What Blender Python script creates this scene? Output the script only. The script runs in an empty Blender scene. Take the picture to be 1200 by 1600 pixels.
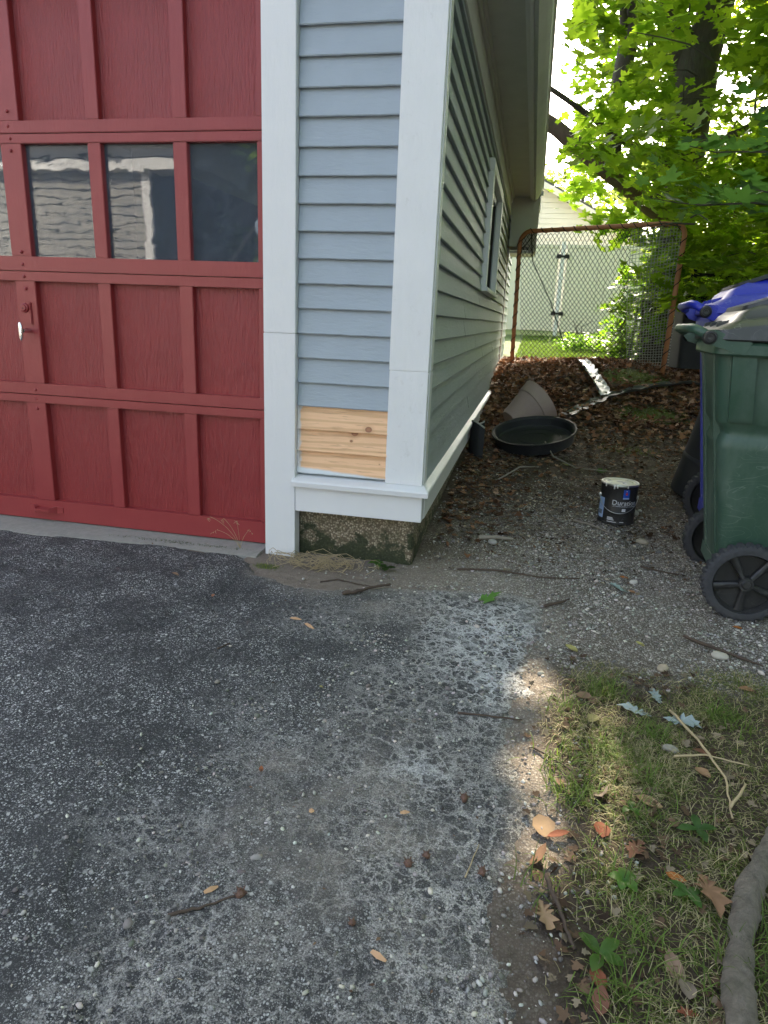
import bpy, bmesh, math, random
import numpy as np
from mathutils import Vector, Matrix, Euler
random.seed(7); rng = np.random.default_rng(11)
S = bpy.context.scene
R_ = math.radians
# ------------------------------------------------------------------ camera
cam = bpy.data.cameras.new('camera'); camo = bpy.data.objects.new('camera', cam)
S.collection.objects.link(camo); S.camera = camo
cam.sensor_fit = 'HORIZONTAL'; cam.sensor_width = 36; cam.lens = 31.56; cam.clip_start = .05; cam.clip_end = 500
RM = Matrix(((.97703801, -.0949258, .19075068), (.20936185, .26153792, -.9422131), (.0395518, .96051393, .27540633)))
camo.matrix_world = Matrix.Translation((0, 0, 1.0)) @ RM.to_4x4()
# ------------------------------------------------------------------ world, sun, exposure
SUN_AZ, SUN_EL = 2.6, 34.0            # degrees right of +y, above the horizon
W = bpy.data.worlds.new('World'); S.world = W; W.use_nodes = True
nt = W.node_tree; nt.nodes.clear()
wo = nt.nodes.new('ShaderNodeOutputWorld'); bg = nt.nodes.new('ShaderNodeBackground'); sk = nt.nodes.new('ShaderNodeTexSky')
sk.sky_type = 'NISHITA'; sk.sun_disc = False; sk.sun_elevation = R_(SUN_EL); sk.sun_rotation = R_(SUN_AZ)
sk.air_density = .9; sk.dust_density = 4.0; sk.ozone_density = .6
bg.inputs['Strength'].default_value = .15
hs = nt.nodes.new('ShaderNodeHueSaturation'); hs.inputs['Saturation'].default_value = .62
nt.links.new(sk.outputs[0], hs.inputs['Color']); nt.links.new(hs.outputs[0], bg.inputs[0]); nt.links.new(bg.outputs[0], wo.inputs[0])
sl = bpy.data.lights.new('sun', 'SUN'); sl.energy = 3.8; sl.angle = R_(.5); sl.color = (1, .85, .64)
so = bpy.data.objects.new('sun', sl); S.collection.objects.link(so)
SD = Vector((math.sin(R_(SUN_AZ)) * math.cos(R_(SUN_EL)), math.cos(R_(SUN_AZ)) * math.cos(R_(SUN_EL)), math.sin(R_(SUN_EL))))
so.rotation_euler = SD.to_track_quat('Z', 'Y').to_euler(); so.location = (0, 20, 20)
S.view_settings.view_transform = 'Standard'; S.view_settings.look = 'None'; S.view_settings.gamma = 1
S.view_settings.exposure = 2.3
S.render.engine = 'CYCLES'
S.cycles.max_bounces = 8; S.cycles.diffuse_bounces = 4; S.cycles.transparent_max_bounces = 12
COL = S.collection

# ------------------------------------------------------------------ material helpers
class NB:
    def __init__(s, name, rough=.6):
        s.m = bpy.data.materials.new(name); s.m.use_nodes = True; s.t = s.m.node_tree
        s.p = s.t.nodes['Principled BSDF']; s.p.inputs['Roughness'].default_value = rough
        s.out = s.t.nodes['Material Output']; s.tc = s.n('ShaderNodeTexCoord')
    def n(s, ty, **k):
        o = s.t.nodes.new(ty)
        for a, v in k.items():
            if hasattr(o, a) and a not in ('Scale',): setattr(o, a, v)
        return o
    def l(s, a, b): s.t.links.new(a, b)
    def co(s, scale=(1, 1, 1), src='Object'):
        mp = s.n('ShaderNodeMapping'); mp.inputs['Scale'].default_value = scale; s.l(s.tc.outputs[src], mp.inputs[0]); return mp.outputs[0]
    def noise(s, sc, det=3, scale=(1, 1, 1), rough=.55, dist=0):
        o = s.n('ShaderNodeTexNoise'); o.inputs['Scale'].default_value = sc; o.inputs['Detail'].default_value = det
        o.inputs['Roughness'].default_value = rough; o.inputs['Distortion'].default_value = dist
        s.l(s.co(scale), o.inputs['Vector']); return o.outputs['Fac']
    def voro(s, sc, feature='F1', scale=(1, 1, 1), out='Distance', rnd=1):
        o = s.n('ShaderNodeTexVoronoi'); o.feature = feature; o.inputs['Scale'].default_value = sc; o.inputs['Randomness'].default_value = rnd
        s.l(s.co(scale), o.inputs['Vector']); return o.outputs[out]
    def ramp(s, f, stops, interp='LINEAR'):
        o = s.n('ShaderNodeValToRGB'); cr = o.color_ramp; cr.interpolation = interp
        while len(cr.elements) < len(stops): cr.elements.new(.5)
        for e, (p, c) in zip(cr.elements, stops):
            e.position = p; e.color = (c, c, c, 1) if not hasattr(c, '__len__') else (*c[:3], 1)
        s.l(f, o.inputs[0]); return o.outputs[0]
    def mix(s, f, a, b, mode='MIX'):
        o = s.n('ShaderNodeMix'); o.data_type = 'RGBA'; o.blend_type = mode
        for i, v in ((0, f), (6, a), (7, b)):
            if hasattr(v, 'links'): s.l(v, o.inputs[i])
            elif i == 0: o.inputs[0].default_value = v
            else: o.inputs[i].default_value = (*v[:3], 1) if hasattr(v, '__len__') else (v, v, v, 1)
        return o.outputs[2]
    def math(s, op, a, b=None):
        o = s.n('ShaderNodeMath'); o.operation = op
        for i, v in ((0, a), (1, b)):
            if v is None: continue
            if hasattr(v, 'links'): s.l(v, o.inputs[i])
            else: o.inputs[i].default_value = v
        return o.outputs[0]
    def attr(s, name, out='Color'):
        o = s.n('ShaderNodeAttribute'); o.attribute_name = name; return o.outputs[out]
    def sep(s, c):
        o = s.n('ShaderNodeSeparateColor'); s.l(c, o.inputs[0]); return o.outputs
    def xyz(s):
        o = s.n('ShaderNodeSeparateXYZ'); s.l(s.tc.outputs['Object'], o.inputs[0]); return o.outputs
    def bump(s, h, strength=.3, dist=.01, prev=None):
        o = s.n('ShaderNodeBump'); o.inputs['Strength'].default_value = strength; o.inputs['Distance'].default_value = dist
        s.l(h, o.inputs['Height'])
        if prev is not None: s.l(prev, o.inputs['Normal'])
        s.l(o.outputs[0], s.p.inputs['Normal']); return o.outputs[0]
    def col(s, c): s.l(c, s.p.inputs['Base Color']) if hasattr(c, 'links') else s.p.inputs['Base Color'].__setattr__('default_value', (*c, 1))
    def rough(s, f): s.l(f, s.p.inputs['Roughness'])

def mul(c, k): return tuple(min(1, x * k) for x in c)
def paint(name, c, rough=.5, grain=(1, 1, 1), gs=60, gb=.25, var=.12, dirt=None):
    b = NB(name, rough)
    a = b.noise(7, 4); f = b.noise(gs, 5, grain, .6)
    cc = b.mix(a, mul(c, 1 - var), mul(c, 1 + var))
    if dirt:
        d = b.ramp(b.noise(22, 6, (1, 1, 1), .7), [(.6, 0), (.78, 1)]); cc = b.mix(b.math('MULTIPLY', d, dirt[1]), cc, dirt[0])
    b.col(cc)
    if 'red' in name:      # road dirt thrown up on the lowest boards, faint streaks above
        zz = b.math('ADD', b.xyz()[2], b.math('MULTIPLY', b.math('SUBTRACT', b.noise(18, 6, (1, 1, .6), .75), .5), .35))
        cc = b.mix(b.math('MULTIPLY', b.ramp(zz, [(.0, .55), (.22, 0)]), .6), cc, (.30, .20, .17))
        cc = b.mix(b.math('MULTIPLY', b.ramp(b.noise(6, 6, (1, 1, .15), .7), [(.52, 0), (.72, 1)]), .28), cc, mul(c, .75))
        cc = b.mix(b.math('MULTIPLY', b.ramp(b.voro(26), [(0, 1), (.035, 0)]), .6), cc, (.5, .38, .35))
    if 'white' in name or 'grey' in name:
        cc = b.mix(b.math('MULTIPLY', b.ramp(b.noise(7, 7, (1, 1, .35), .75), [(.5, 0), (.75, 1)]), .20), cc, mul(c, .72))
        cc = b.mix(b.math('MULTIPLY', b.ramp(b.voro(17), [(0, 1), (.022, 0)]), .7), cc, (.12, .11, .10))
    sp = b.ramp(b.voro(30, scale=(1, 1, 1)), [(0, 1), (.08, 0)])
    n1 = b.bump(f, gb, .004 if gb < .9 else .009); b.bump(sp, gb * .5, .002, n1)
    return b.m
def plastic(name, c, rough=.42, var=.15, scratches=True, speck=.25, wear=(.5, .5, .5)):
    b = NB(name, rough)
    cc = b.mix(b.noise(5, 5), mul(c, 1 - var), mul(c, 1 + var))
    dust = b.ramp(b.noise(3, 8, (1, 1, .5), .75), [(.45, 0), (.8, 1)])
    cc = b.mix(b.math('MULTIPLY', dust, .25), cc, wear)
    if scratches:
        s1 = b.ramp(b.noise(1.6, 1, (4, 4, 9), .4, 2.2), [(.49, 0), (.5, 1), (.51, 0)])
        m1 = b.ramp(b.noise(2.1, 2), [(.5, 0), (.62, 1)])
        cc = b.mix(b.math('MULTIPLY', b.math('MULTIPLY', s1, m1), .45), cc, wear)
    sp = b.ramp(b.voro(70), [(.0, 1), (.10, 0)])
    sm = b.ramp(b.noise(9, 3), [(.5, 0), (.65, 1)])
    cc = b.mix(b.math('MULTIPLY', b.math('MULTIPLY', sp, sm), speck * 2), cc, wear)
    b.col(cc); b.rough(b.ramp(dust, [(0, rough), (1, min(1, rough + .3))]))
    b.bump(b.noise(60, 4), .08, .003)
    return b.m
def simple(name, c, rough=.6, metal=0, bump=0, bs=40, var=.1):
    b = NB(name, rough); b.p.inputs['Metallic'].default_value = metal
    b.col(b.mix(b.noise(bs * .4, 4), mul(c, 1 - var), mul(c, 1 + var)))
    if bump: b.bump(b.noise(bs, 5), bump, .005)
    return b.m

M = {}
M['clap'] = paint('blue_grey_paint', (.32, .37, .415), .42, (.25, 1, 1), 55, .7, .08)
M['clap_side_shaded'] = paint('blue_grey_paint_side_shaded', (.30, .345, .37), .5, (1, .2, 1), 60, .8, .13, ((.10, .11, .10), .35))  # same paint as the front, a tone darker for this side's shade
M['white'] = paint('white_trim_paint', (.71, .715, .72), .42, (1, 1, .25), 60, .35, .03)
M['white_old'] = paint('weathered_white_paint', (.72, .73, .735), .45, (1, 1, .3), 45, .6, .05, ((.35, .33, .28), .3))
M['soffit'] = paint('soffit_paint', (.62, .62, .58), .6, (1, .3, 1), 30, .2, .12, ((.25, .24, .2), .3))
M['red'] = paint('dark_red_paint', (.27, .034, .037), .40, (1, 1, .22), 90, .35, .10)
M['red_panel'] = paint('dark_red_panel_paint', (.262, .032, .034), .40, (2.2, 1, .28), 48, 1.0, .16, ((.16, .035, .04), .5))

def rawwood(seed):
    b = NB('raw_pine_%d' % seed, .6)
    X = b.xyz()
    g = b.noise(9, 5, (1.2, 1, 9), .6, .8)
    w = b.n('ShaderNodeTexWave'); w.wave_type = 'RINGS'; w.rings_direction = 'Y'; w.inputs['Scale'].default_value = 1.2
    w.inputs['Distortion'].default_value = 6; w.inputs['Detail'].default_value = 4; b.l(b.co((.7, 1, 8)), w.inputs['Vector'])
    c = b.mix(g, (.88, .58, .35), (.76, .45, .24)); c = b.mix(b.math('MULTIPLY', b.ramp(w.outputs[0], [(.6, 0), (.9, 1)]), .45), c, (.50, .27, .12))
    streak = b.ramp(b.noise(7, 4, (1.2, 1, 22), .6, .4), [(.56, 0), (.7, 1)])
    c = b.mix(b.math('MULTIPLY', streak, .55), c, (.36, .19, .09))
    c = b.mix(b.math('MULTIPLY', b.ramp(b.voro(34), [(.0, 1), (.045, 0)]), .5), c, (.25, .13, .06))
    for kx, kz, r in {0: [(-.608, .570, .0125)], 1: [(-.668, .549, .014), (-.68, .517, .004)], 2: [(-.56, .43, .002)]}[seed]:
        dx = b.math('SUBTRACT', X[0], kx); dz = b.math('MULTIPLY', b.math('SUBTRACT', X[2], kz), 1.25)
        d = b.math('SQRT', b.math('ADD', b.math('MULTIPLY', dx, dx), b.math('MULTIPLY', dz, dz)))
        c = b.mix(b.ramp(d, [(0, 1), (r, .95), (r * 1.12, 0)]), c, b.ramp(d, [(0, (.40, .19, .10)), (r * .75, (.30, .12, .06)), (r * .95, (.10, .035, .02))]))
        c = b.mix(b.math('MULTIPLY', b.ramp(d, [(r * 1.1, 1), (min(.99, r * 2.6), 0)]), .35), c, (.45, .2, .09))
    # leftover white caulk smeared at the edges
    e = b.math('ADD', X[0], b.math('MULTIPLY', b.math('SUBTRACT', b.noise(30, 3), .5), .03))
    c = b.mix(b.ramp(b.math('MULTIPLY', b.math('ADD', e, .909), 10), [(.10, .85), (.17, 0)]), c, (.62, .62, .62))
    if seed == 2:
        z = b.math('ADD', b.math('SUBTRACT', X[2], .369), b.math('MULTIPLY', b.math('ADD', X[0], .9), .065))
        z = b.math('ADD', z, b.math('MULTIPLY', b.math('SUBTRACT', b.noise(14, 3), .5), .012))
        c = b.mix(b.ramp(b.math('MULTIPLY', z, 10), [(.22, 1), (.30, 0)]), c, (.62, .66, .70))
    b.col(c); b.bump(g, .25, .003); return b.m
RAW = [rawwood(i) for i in range(3)]

def mat_concrete():
    b = NB('exposed_aggregate_concrete', .85)
    v = b.n('ShaderNodeTexVoronoi'); v.inputs['Scale'].default_value = 110; b.l(b.co(), v.inputs['Vector'])
    c = b.mix(b.sep(v.outputs['Color'])[0], (.20, .16, .10), (.44, .38, .28))
    c = b.mix(b.ramp(v.outputs['Distance'], [(.3, 0), (.6, 1)]), c, (.12, .095, .06))
    X = b.xyz()
    hgt = b.math('MULTIPLY', b.math('SUBTRACT', .17, X[2]), 4.5)
    mm = b.math('ADD', hgt, b.math('SUBTRACT', b.noise(12, 6, (1, 1, 1), .65), .86))
    bl = b.noise(9, 6, (1, 1, 1.2), .7); mm = b.math('ADD', b.math('MULTIPLY', hgt, .35), b.math('SUBTRACT', bl, .52))
    c = b.mix(b.math('MULTIPLY', b.ramp(mm, [(.08, 0), (.15, 1)]), .92), c, (.020, .030, .010))
    c = b.mix(b.math('MULTIPLY', b.ramp(b.noise(25, 4), [(.5, 0), (.7, 1)]), .5), c, (.05, .055, .02))
    b.col(c); n = b.bump(v.outputs['Distance'], .9, .004); b.bump(b.noise(60, 4), .4, .004, n); return b.m
M['found'] = mat_concrete()

def mat_asphalt():
    b = NB('worn_asphalt', .85); A = b.sep(b.attr('mask')); crack, white, tan = A[0], A[1], A[2]
    base = b.mix(b.noise(3.2, 6, (1, 1, 1), .65), (.018, .019, .020), (.060, .060, .061))
    def chips(sc, lo, hi, thr):
        v = b.n('ShaderNodeTexVoronoi'); v.inputs['Scale'].default_value = sc
        d = b.n('ShaderNodeVectorMath'); d.operation = 'ADD'
        nz = b.n('ShaderNodeTexNoise'); nz.inputs['Scale'].default_value = sc * .9; b.l(b.tc.outputs['Object'], nz.inputs['Vector'])
        sc_ = b.n('ShaderNodeVectorMath'); sc_.operation = 'SCALE'; sc_.inputs['Scale'].default_value = .9 / sc; b.l(nz.outputs['Color'], sc_.inputs[0])
        b.l(b.tc.outputs['Object'], d.inputs[0]); b.l(sc_.outputs[0], d.inputs[1]); b.l(d.outputs[0], v.inputs['Vector'])
        r = b.sep(v.outputs['Color'])
        on = b.ramp(r[0], [(thr, 0), (thr + .02, 1)]); shp = b.ramp(v.outputs['Distance'], [(.30, 1), (.48, 0)])
        return b.math('MULTIPLY', on, shp), b.mix(r[1], lo, hi), v.outputs['Distance']
    m1, c1, d1 = chips(190, (.16, .16, .155), (.95, .95, .92), .50)
    m2, c2, d2 = chips(430, (.16, .16, .155), (.66, .66, .64), .40)
    m3, c3, d3 = chips(85, (.18, .18, .18), (.70, .69, .66), .90)
    # the smooth tar film hides the chips in blotches
    film = b.ramp(b.noise(4.5, 7, (1, 1, 1), .72), [(.36, 0), (.56, 1)])
    film2 = b.math('MAXIMUM', film, .35)
    c = b.mix(b.math('MULTIPLY', m2, b.math('MULTIPLY', film2, .75)), base, c2)
    c = b.mix(b.math('MULTIPLY', m1, b.math('MULTIPLY', film2, .85)), c, c1)
    c = b.mix(b.math('MULTIPLY', m3, film), c, c3)
    grit = b.noise(300, 4, (1, 1, 1), .8)
    def craze(sc, w, warp):
        nz = b.n('ShaderNodeTexNoise'); nz.inputs['Scale'].default_value = sc * .8; nz.inputs['Detail'].default_value = 6; nz.inputs['Roughness'].default_value = .7; b.l(b.tc.outputs['Object'], nz.inputs['Vector'])
        q = b.n('ShaderNodeVectorMath'); q.operation = 'SCALE'; q.inputs['Scale'].default_value = warp / sc; b.l(nz.outputs['Color'], q.inputs[0])
        d = b.n('ShaderNodeVectorMath'); d.operation = 'ADD'; b.l(b.tc.outputs['Object'], d.inputs[0]); b.l(q.outputs[0], d.inputs[1])
        v = b.n('ShaderNodeTexVoronoi'); v.feature = 'DISTANCE_TO_EDGE'; v.inputs['Scale'].default_value = sc; b.l(d.outputs[0], v.inputs['Vector'])
        return b.ramp(v.outputs['Distance'], [(0, 1), (w * .5, .9), (w, 0)])
    zone = crack
    c = b.mix(b.math('MULTIPLY', zone, .62), c, b.mix(b.math('MULTIPLY', m2, .5), b.mix(b.noise(40, 5), (.020, .021, .024), (.050, .051, .054)), c2))
    ckf = b.math('MAXIMUM', b.math('MULTIPLY', craze(16, .075, 1.7), zone), b.math('MULTIPLY', craze(36, .085, 1.5), b.math('MULTIPLY', zone, b.ramp(b.noise(5, 4), [(.36, 0), (.52, 1)]))))
    crack = b.math('MULTIPLY', ckf, b.ramp(b.noise(19, 6, (1, 1, 1), .7), [(.30, .25), (.5, 1)]))
    dustc = b.mix(b.ramp(grit, [(.38, 0), (.62, 1)]), (.08, .078, .072), (.85, .82, .77))
    fine = b.ramp(b.noise(60, 8, (1, 1, 1), .8), [(.3, 0), (.62, 1)])
    spread = b.ramp(b.noise(26, 8, (1, 1, 1), .75), [(.48, 0), (.60, 1)])
    c = b.mix(b.math('MULTIPLY', zone, b.math('MULTIPLY', spread, .30)), c, b.mix(b.ramp(grit, [(.44, 0), (.6, 1)]), (.03, .03, .03), (.55, .53, .50)))
    c = b.mix(b.math('MULTIPLY', crack, b.math('ADD', b.math('MULTIPLY', fine, .4), .5)), c, dustc)
    wc = b.mix(b.ramp(grit, [(.3, 0), (.6, 1)]), (.25, .26, .27), (.85, .86, .87))
    c = b.mix(b.math('MULTIPLY', white, b.math('MAXIMUM', crack, b.math('MULTIPLY', spread, .55))), c, wc)
    tc_ = b.mix(b.ramp(grit, [(.3, 0), (.7, 1)]), (.09, .078, .064), (.56, .50, .43))
    c = b.mix(b.math('MULTIPLY', tan, b.math('ADD', b.math('MULTIPLY', fine, .8), .1)), c, tc_)
    b.col(c)
    h = b.math('ADD', b.math('MULTIPLY', b.math('MAXIMUM', m1, m3), 1.0), b.math('MULTIPLY', m2, .6))
    n = b.bump(h, .55, .003); n = b.bump(b.noise(180, 6, (1, 1, 1), .7), .6, .003, n); b.bump(b.math('SUBTRACT', 1, crack), .7, .004, n)
    b.rough(b.ramp(b.noise(30, 4), [(.3, .7), (.7, .95)]))
    b.p.inputs['Specular IOR Level'].default_value = .35
    return b.m
M['asphalt'] = mat_asphalt()

def mat_ground():
    b = NB('soil_and_gravel', .95); A = b.sep(b.attr('mask')); SA = b.attr('mask', 'Alpha'); gravel, moss, lawn = A[0], A[1], A[2]
    soil = b.mix(b.noise(9, 8, (1, 1, 1), .75), (.022, .015, .010), (.13, .092, .062))
    soil = b.mix(b.math('MULTIPLY', b.ramp(b.noise(140, 5, (1, 1, 1), .8), [(.55, 0), (.75, 1)]), .6), soil, (.17, .14, .11))
    soil = b.mix(b.math('MULTIPLY', SA, b.ramp(b.noise(35, 8, (1, 1, 1), .8), [(.3, .5), (.6, 1)])), soil, b.mix(b.noise(250, 4, (1, 1, 1), .8), (.15, .12, .095), (.36, .30, .24)))
    def st(sc, thr):
        v = b.n('ShaderNodeTexVoronoi'); v.inputs['Scale'].default_value = sc; b.l(b.co(), v.inputs['Vector']); r = b.sep(v.outputs['Color'])
        return b.math('MULTIPLY', b.ramp(r[0], [(thr, 0), (thr + .03, 1)]), b.ramp(v.outputs['Distance'], [(.32, 1), (.5, 0)])), b.mix(r[1], (.20, .18, .155), (.78, .73, .66))
    m1, c1 = st(120, .25); m2, c2 = st(260, .3)
    fine = b.ramp(b.noise(22, 8, (1, 1, 1), .8), [(.34, 0), (.6, 1)])
    gv = b.math('MULTIPLY', gravel, b.math('ADD', b.math('MULTIPLY', fine, .8), .25))
    c = b.mix(b.math('MULTIPLY', gv, .55), soil, (.20, .18, .155))
    c = b.mix(b.math('MULTIPLY', m2, gv), c, c2); c = b.mix(b.math('MULTIPLY', m1, gv), c, c1)
    mossc = b.mix(b.noise(90, 6, (1, 1, 1), .75), (.030, .050, .008), (.14, .18, .03))
    mm = b.ramp(b.math('ADD', moss, b.math('SUBTRACT', b.noise(14, 7, (1, 1, 1), .7), .5)), [(.42, 0), (.62, 1)])
    c = b.mix(b.math('MULTIPLY', mm, .85), c, mossc)
    c = b.mix(lawn, c, b.mix(b.noise(30, 5), (.05, .09, .015), (.12, .17, .04)))
    b.col(c)
    n = b.bump(b.noise(130, 7, (1, 1, 1), .8), .9, .008); b.bump(m1, .5, .004, n)
    return b.m
M['ground'] = mat_ground()

def mat_attr(name, rough=.6, transl=0, bump=.2, spec=.3, back=1.0, tcol=None):
    """colour per piece from the 'col' attribute; translucent leaves"""
    b = NB(name, rough); c = b.attr('col'); b.p.inputs['Specular IOR Level'].default_value = spec
    c2 = b.mix(b.noise(50, 4), c, b.mix(.25, c, (.02, .02, .01)))
    b.col(c2)
    if transl:
        t = b.n('ShaderNodeBsdfTranslucent'); b.l(b.mix(1.0, c2, tcol or (1.6, 1.5, .6), 'MULTIPLY') , t.inputs[0])
        mx = b.n('ShaderNodeMixShader'); mx.inputs[0].default_value = transl
        b.l(b.p.outputs[0], mx.inputs[1]); b.l(t.outputs[0], mx.inputs[2]); b.l(mx.outputs[0], b.out.inputs[0])
    if bump: b.bump(b.noise(150, 4), bump, .002)
    return b.m
M['leaf'] = mat_attr('green_leaf', .42, .62, 0, .45, tcol=(2.9, 2.7, 1.1))
M['grass'] = mat_attr('grass_blade', .6, .35, 0, .2, tcol=(1.5, 1.5, .8))
M['litter'] = mat_attr('dead_leaf', .8, .15, .3, .2, tcol=(1.2, 1, .8))
M['stone'] = mat_attr('stone_bits', .85, 0, .5)
def mat_bark(name='bark', c1=(.05, .042, .034), c2=(.16, .135, .11), sc=28):
    b = NB(name, .9); n = b.noise(sc, 7, (1, 1, .22), .75, .5)
    c = b.mix(n, c1, c2); c = b.mix(b.ramp(b.noise(11, 4), [(.55, 0), (.7, .6)]), c, (.10, .115, .07))
    b.col(c); b.bump(n, 1, .03); return b.m
M['bark'] = mat_bark(); M['bark_light'] = mat_bark('root_bark', (.05, .042, .033), (.52, .46, .38), 75)
M['twig'] = simple('twig_bark', (.075, .052, .038), .85, 0, .5, 80, .4)
M['twig_grey'] = simple('grey_twig', (.26, .23, .19), .85, 0, .5, 80, .3)
M['straw'] = simple('dry_straw', (.42, .33, .19), .8, 0, .1, 60, .25)
M['rust'] = paint('rusty_orange_paint', (.52, .22, .10), .7, (1, 1, 1), 60, .5, .3, ((.20, .085, .045), .7))
M['cord'] = simple('black_cord', (.012, .012, .012), .8)
M['net'] = simple('dark_net_twine', (.035, .035, .03), .85); M['net_light'] = simple('pale_net_twine', (.42, .42, .38), .85)
M['chrome'] = simple('worn_chrome', (.75, .76, .78), .18, 1, .05)
M['zinc'] = simple('zinc_metal', (.55, .56, .55), .35, 1, .2, 30)
M['alu'] = simple('crumpled_aluminium', (.50, .52, .53), .5, .6, .6, 14)
M['black'] = plastic('black_plastic', (.014, .014, .015), .38, .2, True, .15, (.16, .16, .15))
M['tyre'] = plastic('tyre_rubber', (.035, .037, .042), .75, .2, False, .4, (.22, .21, .2))
M['green'] = plastic('dark_green_plastic', (.034, .078, .052), .40, .15, True, .3, (.30, .34, .31))
M['blue'] = plastic('blue_plastic', (.012, .022, .36), .38, .15, True, .15, (.35, .38, .55))
M['lid_dark'] = plastic('charcoal_lid_plastic', (.030, .032, .033), .3, .15, True, .3, (.38, .38, .36))
M['deep'] = plastic('dark_bin_plastic', (.016, .017, .019), .62, .2, True, .1, (.12, .12, .12))
M['pot'] = plastic('taupe_plastic', (.44, .33, .28), .6, .08, True, .5, (.2, .17, .15))
M['dark'] = simple('dark_interior', (.03, .028, .026), .9)
M['crepi'] = simple('cream_vinyl', (.84, .79, .64), .5, 0, .05, 10, .04)
M['cream'] = simple('cream_siding', (.82, .78, .66), .6, 0, .1, 10, .05)
M['opp'] = simple('grey_siding', (.30, .29, .26), .6)
M['wht'] = simple('bright_white_vinyl', (.8, .8, .78), .4)
M['shingle'] = simple('roof_shingle', (.08, .08, .08), .9, 0, .8, 60, .3)
M['slab'] = NB('threshold_concrete', .9)
_b = M['slab']; _g = _b.noise(30, 8, (1, 1, 1), .8)
_b.col(_b.mix(_g, (.16, .155, .135), (.42, .40, .36))); _b.bump(_b.noise(120, 6, (1, 1, 1), .8), .8, .005); M['slab'] = _b.m
def mat_glass():
    b = NB('old_window_glass', .05)
    g = b.n('ShaderNodeBsdfGlossy'); g.inputs['Roughness'].default_value = .015; g.inputs['Color'].default_value = (.95, .96, 1, 1)
    t = b.n('ShaderNodeBsdfTransparent'); t.inputs[0].default_value = (.8, .84, .86, 1)
    d = b.n('ShaderNodeBsdfDiffuse'); d.inputs[0].default_value = (.14, .17, .21, 1)
    bp = b.n('ShaderNodeBump'); bp.inputs['Strength'].default_value = .05; bp.inputs['Distance'].default_value = .006
    b.l(b.noise(5.5, 2, (1, 1, 1.8), .5, .6), bp.inputs['Height']); b.l(bp.outputs[0], g.inputs['Normal'])
    fr = b.n('ShaderNodeFresnel'); fr.inputs[0].default_value = 1.5
    m1 = b.n('ShaderNodeMixShader'); b.l(b.math('ADD', fr.outputs[0], .02), m1.inputs[0]); b.l(t.outputs[0], m1.inputs[1]); b.l(g.outputs[0], m1.inputs[2])
    dirt = b.math('ADD', b.math('MULTIPLY', b.ramp(b.noise(14, 8, (1, 1, 1), .8), [(.42, 0), (.75, 1)]), .22), b.math('MULTIPLY', b.ramp(b.voro(140), [(0, 1), (.09, 0)]), .25))
    dirt = b.math('ADD', dirt, .26)
    m2 = b.n('ShaderNodeMixShader'); b.l(dirt, m2.inputs[0]); b.l(m1.outputs[0], m2.inputs[1]); b.l(d.outputs[0], m2.inputs[2])
    b.l(m2.outputs[0], b.out.inputs[0]); return b.m
M['glass'] = mat_glass()

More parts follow.
